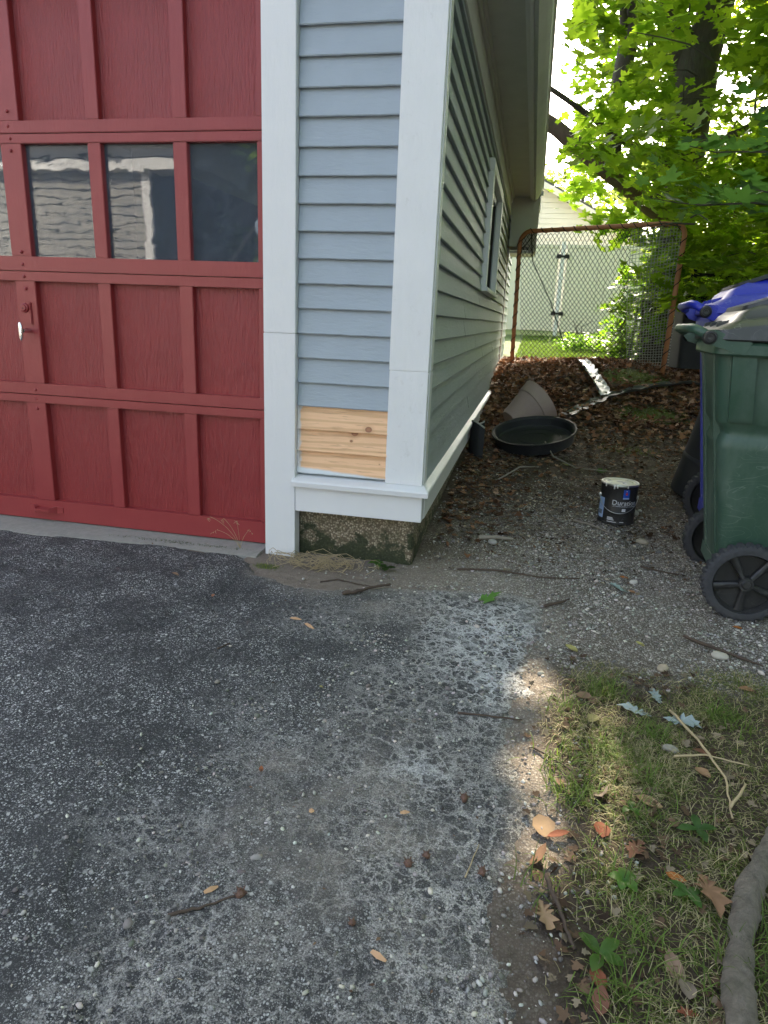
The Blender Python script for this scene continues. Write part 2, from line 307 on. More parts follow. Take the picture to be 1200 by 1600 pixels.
# ------------------------------------------------------------------ object helpers
def link(name, me, m=None, parent=None, smooth=False, **props):
    o = bpy.data.objects.new(name, me); COL.objects.link(o)
    if m is not None and not len(me.materials): me.materials.append(m)
    if parent is not None: o.parent = parent
    if smooth: me.shade_smooth()
    for k, v in props.items(): o[k] = v
    return o
def empty(name, loc, label, cat, rz=0, group=None):
    o = bpy.data.objects.new(name, None); COL.objects.link(o); o.location = loc; o.rotation_euler = (0, 0, rz); o.empty_display_size = .1
    o['label'] = label; o['category'] = cat
    if group: o['group'] = group
    return o
def copytree(o, parent=None):
    c = o.copy(); COL.objects.link(c)
    if parent is not None: c.parent = parent
    for ch in list(o.children): copytree(ch, c)
    return c
class B:
    """collects shapes in one bmesh"""
    def __init__(s): s.b = bmesh.new()
    def box(s, x0, x1, y0, y1, z0, z1, bev=0, mtx=None, seg=2):
        r = bmesh.ops.create_cube(s.b, size=1); v = r['verts']
        bmesh.ops.scale(s.b, vec=(x1 - x0, y1 - y0, z1 - z0), verts=v); bmesh.ops.translate(s.b, vec=((x0 + x1) / 2, (y0 + y1) / 2, (z0 + z1) / 2), verts=v)
        if bev:
            e = list({e for q in v for e in q.link_edges}); rr = bmesh.ops.bevel(s.b, geom=e, offset=bev, segments=seg, affect='EDGES')
            v = list({q for f in rr['faces'] for q in f.verts} | {q for q in v if q.is_valid})
        if mtx is not None: bmesh.ops.transform(s.b, matrix=mtx, verts=v)
        return s
    def tube(s, pts, rad, n=8, caps=True, jit=0):
        pts = [Vector(p) for p in pts]; rs = rad if hasattr(rad, '__len__') else [rad] * len(pts)
        rings = []; up = Vector((0, 0, 1)); prev = None
        for i, p in enumerate(pts):
            d = (pts[min(i + 1, len(pts) - 1)] - pts[max(i - 1, 0)]).normalized()
            if prev is None: a = d.cross(up if abs(d.z) < .95 else Vector((1, 0, 0))).normalized()
            else: a = (prev - d * prev.dot(d)).normalized()
            prev = a; c = d.cross(a)
            rings.append([s.b.verts.new(p + (a * math.cos(t) + c * math.sin(t)) * rs[i] * (1 + random.uniform(-jit, jit))) for t in [k * 2 * math.pi / n for k in range(n)]])
        for r0, r1 in zip(rings, rings[1:]):
            for k in range(n): s.b.faces.new((r0[k], r0[(k + 1) % n], r1[(k + 1) % n], r1[k]))
        if caps: s.b.faces.new(rings[0][::-1]); s.b.faces.new(rings[-1])
        return s
    def loft(s, rings, cap0=True, cap1=True, closed=True):
        rr = [[s.b.verts.new(p) for p in r] for r in rings]; n = len(rr[0])
        for a, b in zip(rr, rr[1:]):
            for k in range(n if closed else n - 1): s.b.faces.new((a[k], a[(k + 1) % n], b[(k + 1) % n], b[k]))
        if cap0: s.b.faces.new(rr[0][::-1])
        if cap1: s.b.faces.new(rr[-1])
        return s
    def lathe(s, prof, n=32, c=(0, 0, 0), axis='Z', cap=False):
        rings = []
        for r, h in prof:
            ring = []
            for k in range(n):
                t = 2 * math.pi * k / n; a, b_ = r * math.cos(t), r * math.sin(t)
                ring.append(Vector(c) + (Vector((a, b_, h)) if axis == 'Z' else Vector((a, h, -b_))))
            rings.append(ring)
        return s.loft(rings, cap, cap)
    def xf(s, m): bmesh.ops.transform(s.b, matrix=m, verts=s.b.verts); return s
    def done(s, name, m=None, parent=None, smooth=False, autosmooth=None, **props):
        bmesh.ops.recalc_face_normals(s.b, faces=s.b.faces)
        me = bpy.data.meshes.new(name); s.b.to_mesh(me); s.b.free()
        if autosmooth is not None:
            me.shade_smooth(); me.set_sharp_from_angle(angle=R_(autosmooth))
        return link(name, me, m, parent, smooth, **props)
def npmesh(name, V, F, m, parent=None, col=None, attr='col', smooth=False, **props):
    """V (n,3), F (k, 3 or 4) arrays"""
    me = bpy.data.meshes.new(name); V = np.asarray(V, np.float32); F = np.asarray(F, np.int32); k = F.shape[1]
    me.vertices.add(len(V)); me.vertices.foreach_set('co', V.ravel())
    me.loops.add(F.size); me.loops.foreach_set('vertex_index', F.ravel())
    me.polygons.add(len(F)); me.polygons.foreach_set('loop_start', np.arange(0, F.size, k, dtype=np.int32))
    try: me.polygons.foreach_set('loop_total', np.full(len(F), k, np.int32))
    except Exception: pass
    me.update(calc_edges=True); me.validate()
    if col is not None:
        a = me.attributes.new(attr, 'FLOAT_COLOR', 'POINT'); c = np.ones((len(V), 4), np.float32); c[:, :col.shape[1]] = col; a.data.foreach_set('color', c.ravel())
    if smooth: me.shade_smooth()
    return link(name, me, m, parent, **props)
def scatter(T, F, pos, rot, scl, cols):
    """T template verts (v,3), F tris; pos (n,3), rot (n,3,3), scl (n,) or (n,3)"""
    n = len(pos); v = len(T); scl = np.asarray(scl); scl = scl[:, None] if scl.ndim == 1 else scl
    P = T[None] * scl[:, None, :]; P = np.einsum('nij,nvj->nvi', rot, P) + pos[:, None]
    FF = (F[None] + (np.arange(n) * v)[:, None, None]).reshape(-1, F.shape[1])
    return P.reshape(-1, 3), FF, np.repeat(cols, v, 0)
def rotm(rz, tilt, ta):
    """spin rz about z, then tilt by `tilt` about a horizontal axis at angle ta"""
    c, s = np.cos(rz), np.sin(rz); z = np.zeros_like(c); o = np.ones_like(c)
    A = np.stack([np.stack([c, -s, z], -1), np.stack([s, c, z], -1), np.stack([z, z, o], -1)], -2)
    ax = np.stack([np.cos(ta), np.sin(ta), z], -1); K = np.zeros((len(c), 3, 3)); K[:, 0, 1] = -ax[:, 2]; K[:, 0, 2] = ax[:, 1]; K[:, 1, 0] = ax[:, 2]; K[:, 1, 2] = -ax[:, 0]; K[:, 2, 0] = -ax[:, 1]; K[:, 2, 1] = ax[:, 0]
    I = np.eye(3)[None]; ct, st = np.cos(tilt)[:, None, None], np.sin(tilt)[:, None, None]
    return (I + st * K + (1 - ct) * (K @ K)) @ A
# value noise / worley in numpy
def vnoise(x, y, seed=0):
    xi = np.floor(x).astype(np.int64); yi = np.floor(y).astype(np.int64); fx = x - xi; fy = y - yi; fx = fx * fx * (3 - 2 * fx); fy = fy * fy * (3 - 2 * fy)
    h = lambda a, b: (((a * 374761393 + b * 668265263 + seed * 982451653) ^ ((a * 374761393 + b * 668265263 + seed * 982451653) >> 13)) * 1274126177 & 0xffffff) / 0xffffff
    return (h(xi, yi) * (1 - fx) + h(xi + 1, yi) * fx) * (1 - fy) + (h(xi, yi + 1) * (1 - fx) + h(xi + 1, yi + 1) * fx) * fy
def fbm(x, y, o=4, seed=0):
    r = 0; a = .5; t = 0
    for i in range(o): r = r + a * vnoise(x * 2 ** i + 17 * i, y * 2 ** i - 9 * i, seed + i); t += a; a *= .5
    return r / t
def worley(x, y, seed=0):
    xi = np.floor(x).astype(np.int64); yi = np.floor(y).astype(np.int64); f1 = np.full(x.shape, 9.); f2 = f1.copy()
    h = lambda a, b, k: ((((a * 73856093) ^ (b * 19349663) ^ ((k + seed) * 83492791)) * 2654435761 >> 7) & 0xffff) / 0xffff
    for dx in (-1, 0, 1):
        for dy in (-1, 0, 1):
            cx, cy = xi + dx, yi + dy; d = np.hypot(cx + h(cx, cy, 1) - x, cy + h(cx, cy, 2) - y)
            n = d < f1; f2 = np.where(n, f1, np.minimum(f2, d)); f1 = np.where(n, d, f1)
    return f1, f2
sst = lambda a, b, x: (lambda t: t * t * (3 - 2 * t))(np.clip((x - a) / (b - a), 0, 1))

# ------------------------------------------------------------------ terrain
def gz(x, y):
    z = np.interp(y, [2.7, 3.5, 5, 6.6, 8, 9, 12, 20, 60], [0, .05, .14, .29, .46, .55, .62, .85, .95])
    return z + .20 * np.exp(-((x - .9) / .9) ** 2 - ((y - 7.6) / 1.1) ** 2)
def rough_z(x, y):
    k = sst(2.3, 3.2, y) * .6 + .4
    return (fbm(x * 3, y * 3, 3, 3) - .5) * .03 * k + (fbm(x * 22, y * 22, 3, 5) - .5) * .014 * k
def edge_x(y):                         # crumbled edge
    return edge_0(y) + .05 * (fbm(y * 16, y * 0 + 7, 3, 18) - .5)
def edge_0(y):                         # right edge of the asphalt
    return .085 + .10 * sst(1.7, 2.3, y) + (fbm(y * 4, y * 0 + 3, 3, 8) - .5) * .09 + .04 * sst(1.0, .7, y)
def dirt_front(x):                     # where asphalt gives way to soil before the wall
    return np.interp(x, [-3.6, -1.15, -1.0, -.8, -.45, 0, .3], [2.57, 2.57, 2.36, 2.30, 2.42, 2.50, 2.45]) + (fbm(x * 6, x * 0, 3, 4) - .5) * .09
def cover(x, y): return (x < edge_x(y)) & (y < dirt_front(x))
xs = np.concatenate([[-90, -60, -40, -25, -15, -10, -7, -5, -4, -3, -2.2, -1.8], np.arange(-1.5, -.55, .05), np.arange(-.55, 1.45, .008), np.arange(1.45, 4, .03), np.arange(4, 8, .4), [8, 10, 14, 20, 30, 45, 60, 90]])
ys = np.concatenate([[-60, -40, -25, -15, -8, -4, -2, -1, 0, .3], np.arange(.5, 4.2, .008), np.arange(4.2, 10, .025), np.arange(10, 18, .2), np.arange(18, 40, 2), [45, 60, 90, 140]])
X, Y = np.meshgrid(xs, ys); Z = gz(X, Y) + rough_z(X, Y) - .004 * (fbm(X * 40, Y * 40, 3, 6) < .42)
Z = Z - .03 * ((X < edge_x(Y) - .045) & (Y < dirt_front(X) - .045))
nx, ny = len(xs), len(ys); idx = np.arange(nx * ny).reshape(ny, nx)
F = np.stack([idx[:-1, :-1], idx[:-1, 1:], idx[1:, 1:], idx[1:, :-1]], -1).reshape(-1, 4)
grav = sst(1.75, 2.15, Y + .35 * (fbm(X * 3, Y * 3, 3, 21) - .5)) * sst(3.95, 2.9, Y - .3 * (X - .3) + .8 * (fbm(X * 2.5, Y * 2.5, 3, 22) - .5)) * sst(-.75, .1, X + .4 * (fbm(X * 3, Y * 3, 3, 9) - .5))
grav = np.maximum(grav, .45 * sst(.10, .02, X - edge_x(Y)) * (Y < 2.3) * (.3 + .7 * sst(.85, 1.25, Y + .3 * (fbm(X * 9, Y * 9, 3, 24) - .5))))
def mossf(x, y):
    return (1.0 * np.exp(-((x - 1.05) / .45) ** 2 - ((y - 7.25) / .35) ** 2) + 1.0 * np.exp(-((x - 1.05) / .38) ** 2 - ((y - 6.2) / .28) ** 2)
            + .5 * np.exp(-((x - .75) / .3) ** 2 - ((y - 5.1) / .25) ** 2) + .34 * sst(.16, .4, x) * sst(2.0, 1.6, y) * (y > .3) + .6 * sst(.5, .72, x - (y - .9) * .15) * sst(2.0, 1.6, y) * (y > .3) + .7 * np.exp(-((x + .98) / .09) ** 2 - ((y - 2.46) / .05) ** 2))
moss = mossf(X, Y); lawn = sst(9.2, 10.2, Y)
sandy = np.clip(1.1 * sst(-.12, .0, Y - dirt_front(X)) * sst(2.95, 2.6, Y) * sst(.25, -.1, X) + .9 * sst(.075, .02, X - edge_x(Y)) * (Y < 2.4) * (.35 + .65 * sst(.85, 1.25, Y + .3 * (fbm(X * 9, Y * 9, 3, 23) - .5))), 0, 1)
C3 = np.stack([grav, np.clip(moss, 0, 1), lawn, sandy], -1).reshape(-1, 4)
npmesh('ground', np.stack([X, Y, Z], -1).reshape(-1, 3), F, M['ground'], col=C3, attr='mask', smooth=True, kind='structure')
# asphalt driveway: fine sheet with recessed crazing cracks
xs = np.concatenate([np.arange(-6, -2.6, .1), np.arange(-2.6, -1.0, .012), np.arange(-1.0, .32, .0055)])
ys = np.concatenate([[-12, -8, -5, -3, -2, -1, -.5, 0, .3], np.arange(.55, 2.1, .0055), np.arange(2.1, 2.72, .009)])
X, Y = np.meshgrid(xs, ys)
wx = X + .085 * (fbm(X * 12, Y * 12, 4, 31) - .5); wy = Y + .085 * (fbm(X * 12, Y * 12, 4, 32) - .5)
f1, f2 = worley(wx / .062, wy / .062, 1); g1, g2 = worley(wx / .15, wy / .15, 5); h1, h2 = worley(wx / .03, wy / .03, 9)
n1 = fbm(X * 4, Y * 4, 4, 40)
cz = sst(-.62, -.1, X + .7 * (n1 - .5)) * sst(-.1, .5, 1.6 * fbm(X * 3 + 5, Y * 3, 3, 41) - .15)
wid = .10 + .16 * fbm(X * 9, Y * 9, 2, 44)
hf = .22 * (fbm(X * 90, Y * 90, 3, 46) - .5) + .25 * (fbm(X * 30, Y * 30, 2, 47) - .5)
ck = sst(wid * 1.3, wid * .3, f2 - f1 + hf) * cz * sst(.30, .55, fbm(X * 6, Y * 6, 3, 45) + .12 * cz)
ck = np.maximum(ck, sst(.06, .02, g2 - g1) * sst(-.9, -.4, X + .5 * n1) * .8 * sst(.45, .6, fbm(X * 4, Y * 4, 2, 49)))
ck = np.maximum(ck, sst(.35, .1, h2 - h1 + hf) * sst(.46, .60, fbm(X * 3, Y * 3, 3, 48)) * cz * .8)
whz = np.exp(-((X + .03) / .19) ** 2 - ((Y - 2.08) / .30) ** 2) * .85 + .6 * np.exp(-((X - .02) / .1) ** 2 - ((Y - 1.75) / .12) ** 2) + .6 * np.exp(-((X + .15) / .06) ** 2 - ((Y - 1.33) / .05) ** 2)
white = np.clip(whz * (.5 + fbm(X * 9, Y * 9, 4, 50)), 0, 1)
zone = np.clip((.45 + .75 * fbm(X * 5, Y * 5, 3, 43)) * sst(-.80, -.20, X + .9 * (n1 - .5)) * sst(.22, .42, fbm(X * 3 + 5, Y * 3, 3, 41) + .1 * (X > -.3)) + white, 0, 1)
tanz = (.9 * np.exp(-((X + .47 + .25 * (Y - 1.15)) / .055) ** 2 - ((Y - 1.12) / .16) ** 2) + .6 * np.exp(-((X + .25) / .22) ** 2 - ((Y - 1.12) / .3) ** 2)
        + 1.1 * sst(-.16, .03, Y - dirt_front(X)) * sst(-1.2, -.95, X) + .8 * sst(-.11, 0, X - edge_x(Y)) + .55 * np.exp(-((X + .45) / .2) ** 2 - ((Y - 2.2) / .12) ** 2))
tan = np.clip(.85 * tanz * (.35 + 1.1 * sst(.35, .65, fbm(X * 11, Y * 11, 4, 51))), 0, 1)
blk = sst(.25, .8, cz) * sst(.30, .1, f1) * 0
ed = np.minimum(edge_x(Y) - X, dirt_front(X) - Y)
Z = .006 - .0025 * ck * (1 - .5 * white) + (fbm(X * 5, Y * 5, 3, 60) - .5) * .012 + (fbm(X * 60, Y * 60, 3, 61) - .5) * .0045 - .022 * sst(.06, -.03, ed + .03 * (fbm(X * 12, Y * 12, 3, 64) - .5))
Z -= .006 * sst(.62, .66, fbm(X * 3.2, Y * 3.2, 5, 63)) * (X < -.5)          # old flaked patches
nx, ny = len(xs), len(ys); idx = np.arange(nx * ny).reshape(ny, nx)
F = np.stack([idx[:-1, :-1], idx[:-1, 1:], idx[1:, 1:], idx[1:, :-1]], -1).reshape(-1, 4)
keep = (ed > -.035); kf = keep.reshape(-1)[F].all(1) & ~((X > -1.04) & (Y > 2.60)).reshape(-1)[F].any(1)
F = F[kf]; used = np.unique(F); remap = -np.ones(nx * ny, np.int64); remap[used] = np.arange(len(used))
Vv = np.stack([X, Y, Z], -1).reshape(-1, 3)[used]; Cc = np.stack([zone, white, tan], -1).reshape(-1, 3)[used]
npmesh('driveway', Vv, remap[F], M['asphalt'], col=Cc, attr='mask', smooth=True, kind='structure')
# concrete threshold before the door
b = B()
xx = np.linspace(-4, -1.06, 90); rings = []
for x in xx:
    fy = 2.535 + .05 * (fbm(np.array([x * 5.]), np.array([1.]), 3, 3)[0] - .5) - .02 * (x < -2)
    rings.append([(x, fy - .01, -.03), (x, fy, .006), (x, fy + .02, .012), (x, 2.72, .014), (x, 2.95, .012), (x, 2.95, -.03)])
b.loft(rings); b.done('threshold', M['slab'], kind='structure', autosmooth=40)

# ------------------------------------------------------------------ the garage
GA = empty('garage', (-2.0, 5.5, 0), 'blue grey clapboard garage with red door, white trim and three bare pine boards', 'garage')
GA.location = (0, 0, 0)
def part(b, name, m, **k): return b.done(name, m, GA, **k)
WH, WO = M['white'], M['white_old']
# shell
part(B().box(-.46, -.402, 2.70, 5.10, .21, 2.45).box(-.46, -.402, 6.15, 10.2, .21, 2.45).box(-.46, -.402, 5.10, 6.15, .21, 1.26).box(-.46, -.402, 5.10, 6.15, 2.0, 2.45), 'wall', M['dark'])
part(B().box(-1.05, -.40, 2.645, 2.70, .21, 3.0).box(-3.35, -1.05, 2.70, 2.76, 2.21, 3.0).box(-4.0, -3.35, 2.645, 2.70, .0, 3.0), 'wall', M['clap'])
part(B().box(-4.0, -3.94, 2.70, 10.2, 0, 2.45).box(-3.94, -.46, 10.12, 10.2, 0, 2.45).box(-3.94, -.46, 2.76, 10.12, -.02, .0), 'wall', M['dark'])
part(B().box(-.913, -.411, 2.667, 2.74, -.2, .215, .006).box(-.50, -.411, 2.742, 10.1, -.2, .215, .006), 'foundation', M['found'], autosmooth=40)
# roof: two slopes with gable ends
part(B().loft([[(-.06, y, 2.50), (-2.2, y, 3.9), (-4.34, y, 2.50), (-4.34, y, 2.56), (-2.2, y, 3.97), (-.06, y, 2.56)] for y in (2.45, 10.4)]), 'roof', M['shingle'])
part(B().loft([[(-.40, y, 2.46), (-2.2, y, 3.86), (-4.0, y, 2.46)] for y in (2.66, 2.72)]).loft([[(-.40, y, 2.46), (-2.2, y, 3.86), (-4.0, y, 2.46)] for y in (10.13, 10.19)]), 'gable', M['clap'])
# eaves
part(B().box(-.372, -.152, 2.5, 5.30, 2.400, 2.415).box(-.372, -.152, 5.303, 8.5, 2.401, 2.416), 'soffit', M['soffit'])
part(B().box(-.394, -.374, 2.72, 8.5, 2.20, 2.40, .003).box(-.374, -.358, 2.72, 8.5, 2.345, 2.399, .004).box(-.358, -.345, 2.72, 8.5, 2.375, 2.399, .003), 'frieze_board', M['soffit'], autosmooth=40)
part(B().box(-.172, -.152, 2.5, 8.5, 2.372, 2.400, .004).box(-.152, -.132, 2.5, 8.5, 2.355, 2.50, .004), 'fascia', WO, autosmooth=40)
part(B().loft([[(-.131, y, 2.50), (-.131, y, 2.365), (-.11, y, 2.355), (-.075, y, 2.40), (-.055, y, 2.43), (-.048, y, 2.50), (-.035, y, 2.51), (-.035, y, 2.53), (-.131, y, 2.53)] for y in (2.45, 8.6)]), 'eave_moulding', M['soffit'])
part(B().box(-.37, -.14, 8.5, 9.1, 1.87, 2.45, .003).box(-.139, -.06, 8.52, 9.1, 1.83, 2.45, .003), 'eave_return', M['soffit'], autosmooth=40)
part(B().box(-.36, -.08, 8.53, 9.05, 1.80, 1.826, .003), 'return_trim', WO)
part(B().lathe([(.022, 0), (.022, .04), (.012, .05)], 14, (-.05, 8.48, 2.41), cap=True), 'gutter_outlet', M['zinc'])
# clapboards, front: every board its own piece
butts = [.370, .463, .553, .647, .741, .838, .932, 1.027, 1.119, 1.210, 1.308, 1.404, 1.499, 1.596, 1.695, 1.788, 1.887, 1.984, 2.082, 2.18, 2.28, 2.38]
def clap_front(i, z0, z1, m):
    t = .002 * (random.random() - .5); b = B(); n = 24; rr = []; BT = 2.6215 if i >= 3 else 2.6185
    for k in range(n + 1):
        x = -.908 + (.908 - .527) * k / n; w = .0012 * (fbm(np.array([x * 30.]), np.array([i * 7.]), 3, 5)[0] - .5) * 2
        rr.append([(x, 2.6435, z0 + .002), (x, BT + .002 + t + w * .6, z0 + w), (x, BT + t + w * .5, z0 + .004 + w), (x, BT + .003 + t, z0 + .014), (x, 2.6395 + t * .5, z1 + .001), (x, 2.6435, z1 + .001)])
    b.loft(rr); return part(b, 'clapboard', m, autosmooth=30)
for i, (z0, z1) in enumerate(zip(butts, butts[1:])):
    o = clap_front(i, z0, z1 + .008, RAW[2 - i] if i < 3 else M['clap'])
    if i < 3: o['label'] = 'unpainted pine clapboard with grain and knots'
# caulk bead beside the new boards
b = B(); pts = [(-.529 + random.uniform(-.0015, .0015), 2.6265, z) for z in np.linspace(.372, .645, 30)]
part(b.tube(pts, [.0026 * random.uniform(.5, 1.3) for _ in pts], 6), 'caulk_bead', M['wht'], smooth=True)
b = B(); pts = [(-.906 + random.uniform(-.0015, .0015), 2.6275, z) for z in np.linspace(.372, .645, 30)]
part(b.tube(pts, [.003 * random.uniform(.4, 1.2) for _ in pts], 6), 'caulk_bead', M['wht'], smooth=True)
# clapboards, side
zr = [.352 + .0955 * k for k in range(20)]
for i, z0 in enumerate(zr):
    z1 = min(z0 + .103, 2.245); y = 2.722
    while y < 10.15:
        L = random.uniform(1.2, 3.4); ye = min(y + L, 10.15)
        if ye > 9.6: ye = 10.15
        segs = [(y, ye)]
        if z1 > 1.225 and z0 < 2.06:
            segs = [(a, c) for a, c in [(y, min(ye, 4.975)), (max(y, 6.335), ye)] if c - a > .02]
        for a, c in segs:
            for a2, c2 in ([(a, min(c, 8.72)), (max(a, 8.86), c)] if c > 8.72 else [(a, c)]):
                if c2 - a2 < .03: continue
                j = random.uniform(-.0012, .0012); n = max(2, int((c2 - a2) / .25)); rr = []
                for k in range(n + 1):
                    yy = a2 + .0012 + (c2 - a2 - .0024) * k / n; w = random.uniform(-.0008, .0008)
                    rr.append([(-.4015, yy, z0 + .001), (-.3790 + j, yy, z0 + w), (-.3768 + j, yy, z0 + .003 + w), (-.3965, yy, z1), (-.4015, yy, z1)])
                b = B(); b.loft(rr); part(b, 'clapboard', M['clap_side_shaded'], autosmooth=30)
        y = ye
# trim
def board(x0, x1, y0, y1, z0, z1, name, m, bev=.003, wob=.0): return part(B().box(x0, x1, y0, y1, z0, z1, bev), name, m, autosmooth=40)
board(-.5315, -.378, 2.618, 2.645, .357, .8088, 'corner_board', WO, .002)
board(-.533, -.3785, 2.6185, 2.645, .8095, 2.45, 'corner_board', WO, .002)
board(-.396, -.3745, 2.6465, 2.716, .357, .8088, 'corner_board', WO, .002); board(-.396, -.3745, 2.6465, 2.716, .8095, 2.45, 'corner_board', WO, .003)
board(-1.043, -.910, 2.598, 2.66, -.012, .9302, 'door_casing', WH, .002); board(-1.0425, -.9105, 2.5985, 2.66, .9312, 2.25, 'door_casing', WH, .002)
board(-3.45, -3.30, 2.60, 2.66, -.012, 2.25, 'door_casing', WH, .005); board(-3.45, -.91, 2.59, 2.70, 2.252, 2.42, 'door_header', WH, .005)
board(-.394, -.372, 8.73, 8.85, .36, 2.2, 'corner_board', WO, .003)
# water table: board and sloping drip cap, mitred at the corner
part(B().box(-.908, -.372, 2.598, 2.665, .209, .318, .002), 'skirt_board', WH, autosmooth=40)
part(B().box(-.408, -.370, 2.667, 10.15, .207, .318, .002), 'skirt_board', M['white_old'], autosmooth=40)
part(B().loft([[(x, 2.64, .319), (x if x < -.5 else -.347, 2.575, .319), (x if x < -.5 else -.345, 2.573, .338), (x if x < -.5 else -.349, 2.578, .344), (x, 2.63, .359), (x, 2.64, .359)] for x in (-.918, -.372)]), 'drip_cap', WH)
part(B().loft([[(-.39, y0, .319), (-.347, y1, .319), (-.345, y1, .338), (-.349, y1, .344), (-.382, y0, .357), (-.39, y0, .357)] for y0, y1 in ((2.646, 2.577), (10.15, 10.15))]), 'drip_cap', WO)
# nail in the corner board
part(B().tube([(-.452, 2.619, 2.06), (-.452, 2.600, 2.062), (-.451, 2.594, 2.050), (-.449, 2.590, 2.035)], .0022, 6), 'nail', M['twig_grey'])
# side window
WN = part(B().box(-.396, -.352, 4.98, 5.10, 1.245, 1.985, .003).box(-.396, -.352, 6.21, 6.33, 1.245, 1.985, .003).box(-.396, -.352, 4.98, 6.33, 1.987, 2.06, .003), 'window', WO, autosmooth=40)
B().box(-.47, -.335, 4.95, 6.36, 1.215, 1.243, .004).done('sill', WO, WN, autosmooth=40)
B().box(-.47, -.397, 5.102, 5.14, 1.245, 1.985).box(-.47, -.397, 6.17, 6.208, 1.245, 1.985).box(-.47, -.397, 5.142, 6.168, 1.94, 1.985).box(-.455, -.42, 5.142, 6.168, 1.60, 1.635).box(-.455, -.42, 5.142, 6.168, 1.246, 1.29).done('sash', M['clap'], WN)
B().box(-.442, -.438, 5.142, 6.168, 1.292, 1.598).done('pane', M['glass'], WN); B().box(-.436, -.432, 5.142, 6.168, 1.637, 1.938).done('pane', M['glass'], WN)
B().tube([(-.35, 6.0, 1.235), (-.31, 6.02, 1.24), (-.30, 6.1, 1.225)], .003, 6).done('hook', M['zinc'], WN)
# ---- sectional door
secs = [(.018, .115, .573, .6075), (.6105, .660, 1.097, 1.1355), (1.1385, 1.197, 1.632, 1.6665), (1.6695, 1.715, 2.17, 2.22)]
opens = [(-1.384, -1.096), (-1.763, -1.443), (-2.124, -1.821), (-2.52, -2.222), (-2.88, -2.58), (-3.24, -2.94)]
DR = part(B().box(-3.28, -1.04, 2.7205, 2.735, .03, 1.15).box(-3.28, -1.04, 2.7205, 2.735, 1.68, 2.21), 'garage_door', M['red'])
def dsub(b, name, m, **k): return b.done(name, m, DR, **k)
for si, (z0, a, c, z1) in enumerate(secs):
    j = .0015 * si % .002
    dsub(B().box(-3.28, -1.035, 2.680 + j, 2.7195, z0, a, .0025), 'rail', M['red'], autosmooth=40); dsub(B().box(-3.28, -1.035, 2.680 + j, 2.7195, c, z1, .0025), 'rail', M['red'], autosmooth=40)
    xsv = [(-1.096, -1.035)] + [(opens[i + 1][1], opens[i][0]) for i in range(5)] + [(-3.28, -3.24)]
    for x0, x1 in xsv:
        dx = 0 if x1 > -1.05 else random.uniform(-.004, .004)
        dsub(B().box(x0 + dx, x1 + dx, 2.6825 + j, 2.719, a + .0004, c - .0004, .0022), 'stile', M['red'], autosmooth=40)
    for x0, x1 in opens:
        if si == 2: dsub(B().box(x0 - .01, x1 + .01, 2.708, 2.712, a - .01 + .011, c - .001), 'pane', M['glass'])
        else: dsub(B().box(x0 - .006, x1 + .006, 2.7125, 2.7195, a - .003, c + .003), 'panel', M['red_panel'])
# glazing putty strips
rv = [(-2.172, z) for z in (.545, .59, .63, 1.065, 1.115, 1.165, 1.215, 1.605, 1.65, 1.695, 1.75)]
rvm = None
for x, z in rv:
    if rvm is None:
        rvm = dsub(B().lathe([(.0, -.004), (.004, -.0035), (.0065, -.001), (.007, .002)], 12, (0, 0, 0), 'Y'), 'rivet', M['red'], smooth=True); rvm.location = (x, 2.680, z)
    else:
        o = rvm.copy(); COL.objects.link(o); o.parent = DR; o.location = (x + random.uniform(-.004, .004), 2.680, z)
dsub(B().box(-2.205, -2.150, 2.6765, 2.6835, .915, 1.01, .003).lathe([(.0, -.019), (.012, -.019), (.0135, -.016), (.0145, -.014), (.019, -.012), (.021, 0)], 24, (-2.178, 2.681, .985), 'Y'), 'lock', M['red'], autosmooth=35)
dsub(B().lathe([(.0, 0), (.003, 0), (.003, .003)], 8, (-2.178, 2.6615, .983), 'Y', cap=True), 'keyhole', M['dark'])
hb = B().tube([(-2.172, 2.682, .89), (-2.172, 2.640, .888)], [.011, .009], 14); hb.loft([[(-2.172 + r * math.cos(t) * .55, 2.635 - .010 + r * .3 * abs(math.sin(t)) + r * .5 * math.sin(t), .888 + h) for t in [q * math.pi / 5 for q in range(10)]] for r, h in ((.006, -.040), (.014, -.03), (.017, -.01), (.0175, .008), (.015, .026), (.006, .036))])
dsub(hb, 'handle', M['chrome'], autosmooth=50)
lb = B().loft([[(x, 2.681, .072 + h) for h in (-w, w)] + [(x, 2.679 - d, .072 + h) for h in (w, -w)] for x, w, d in ((-2.262, .012, .002), (-2.235, .016, .006), (-2.215, .012, .03), (-2.21, .006, .033), (-2.14, .006, .033), (-2.135, .012, .03), (-2.115, .016, .006), (-2.085, .013, .002))])
dsub(lb, 'lift_handle', M['red'], autosmooth=30)
# clutter inside the garage seen through the panes
part(B().box(-2.0, -1.75, 3.3, 3.34, .9, 1.75).box(-3.2, -1.2, 7.5, 7.6, .8, 1.5), 'shelf', M['dark'])

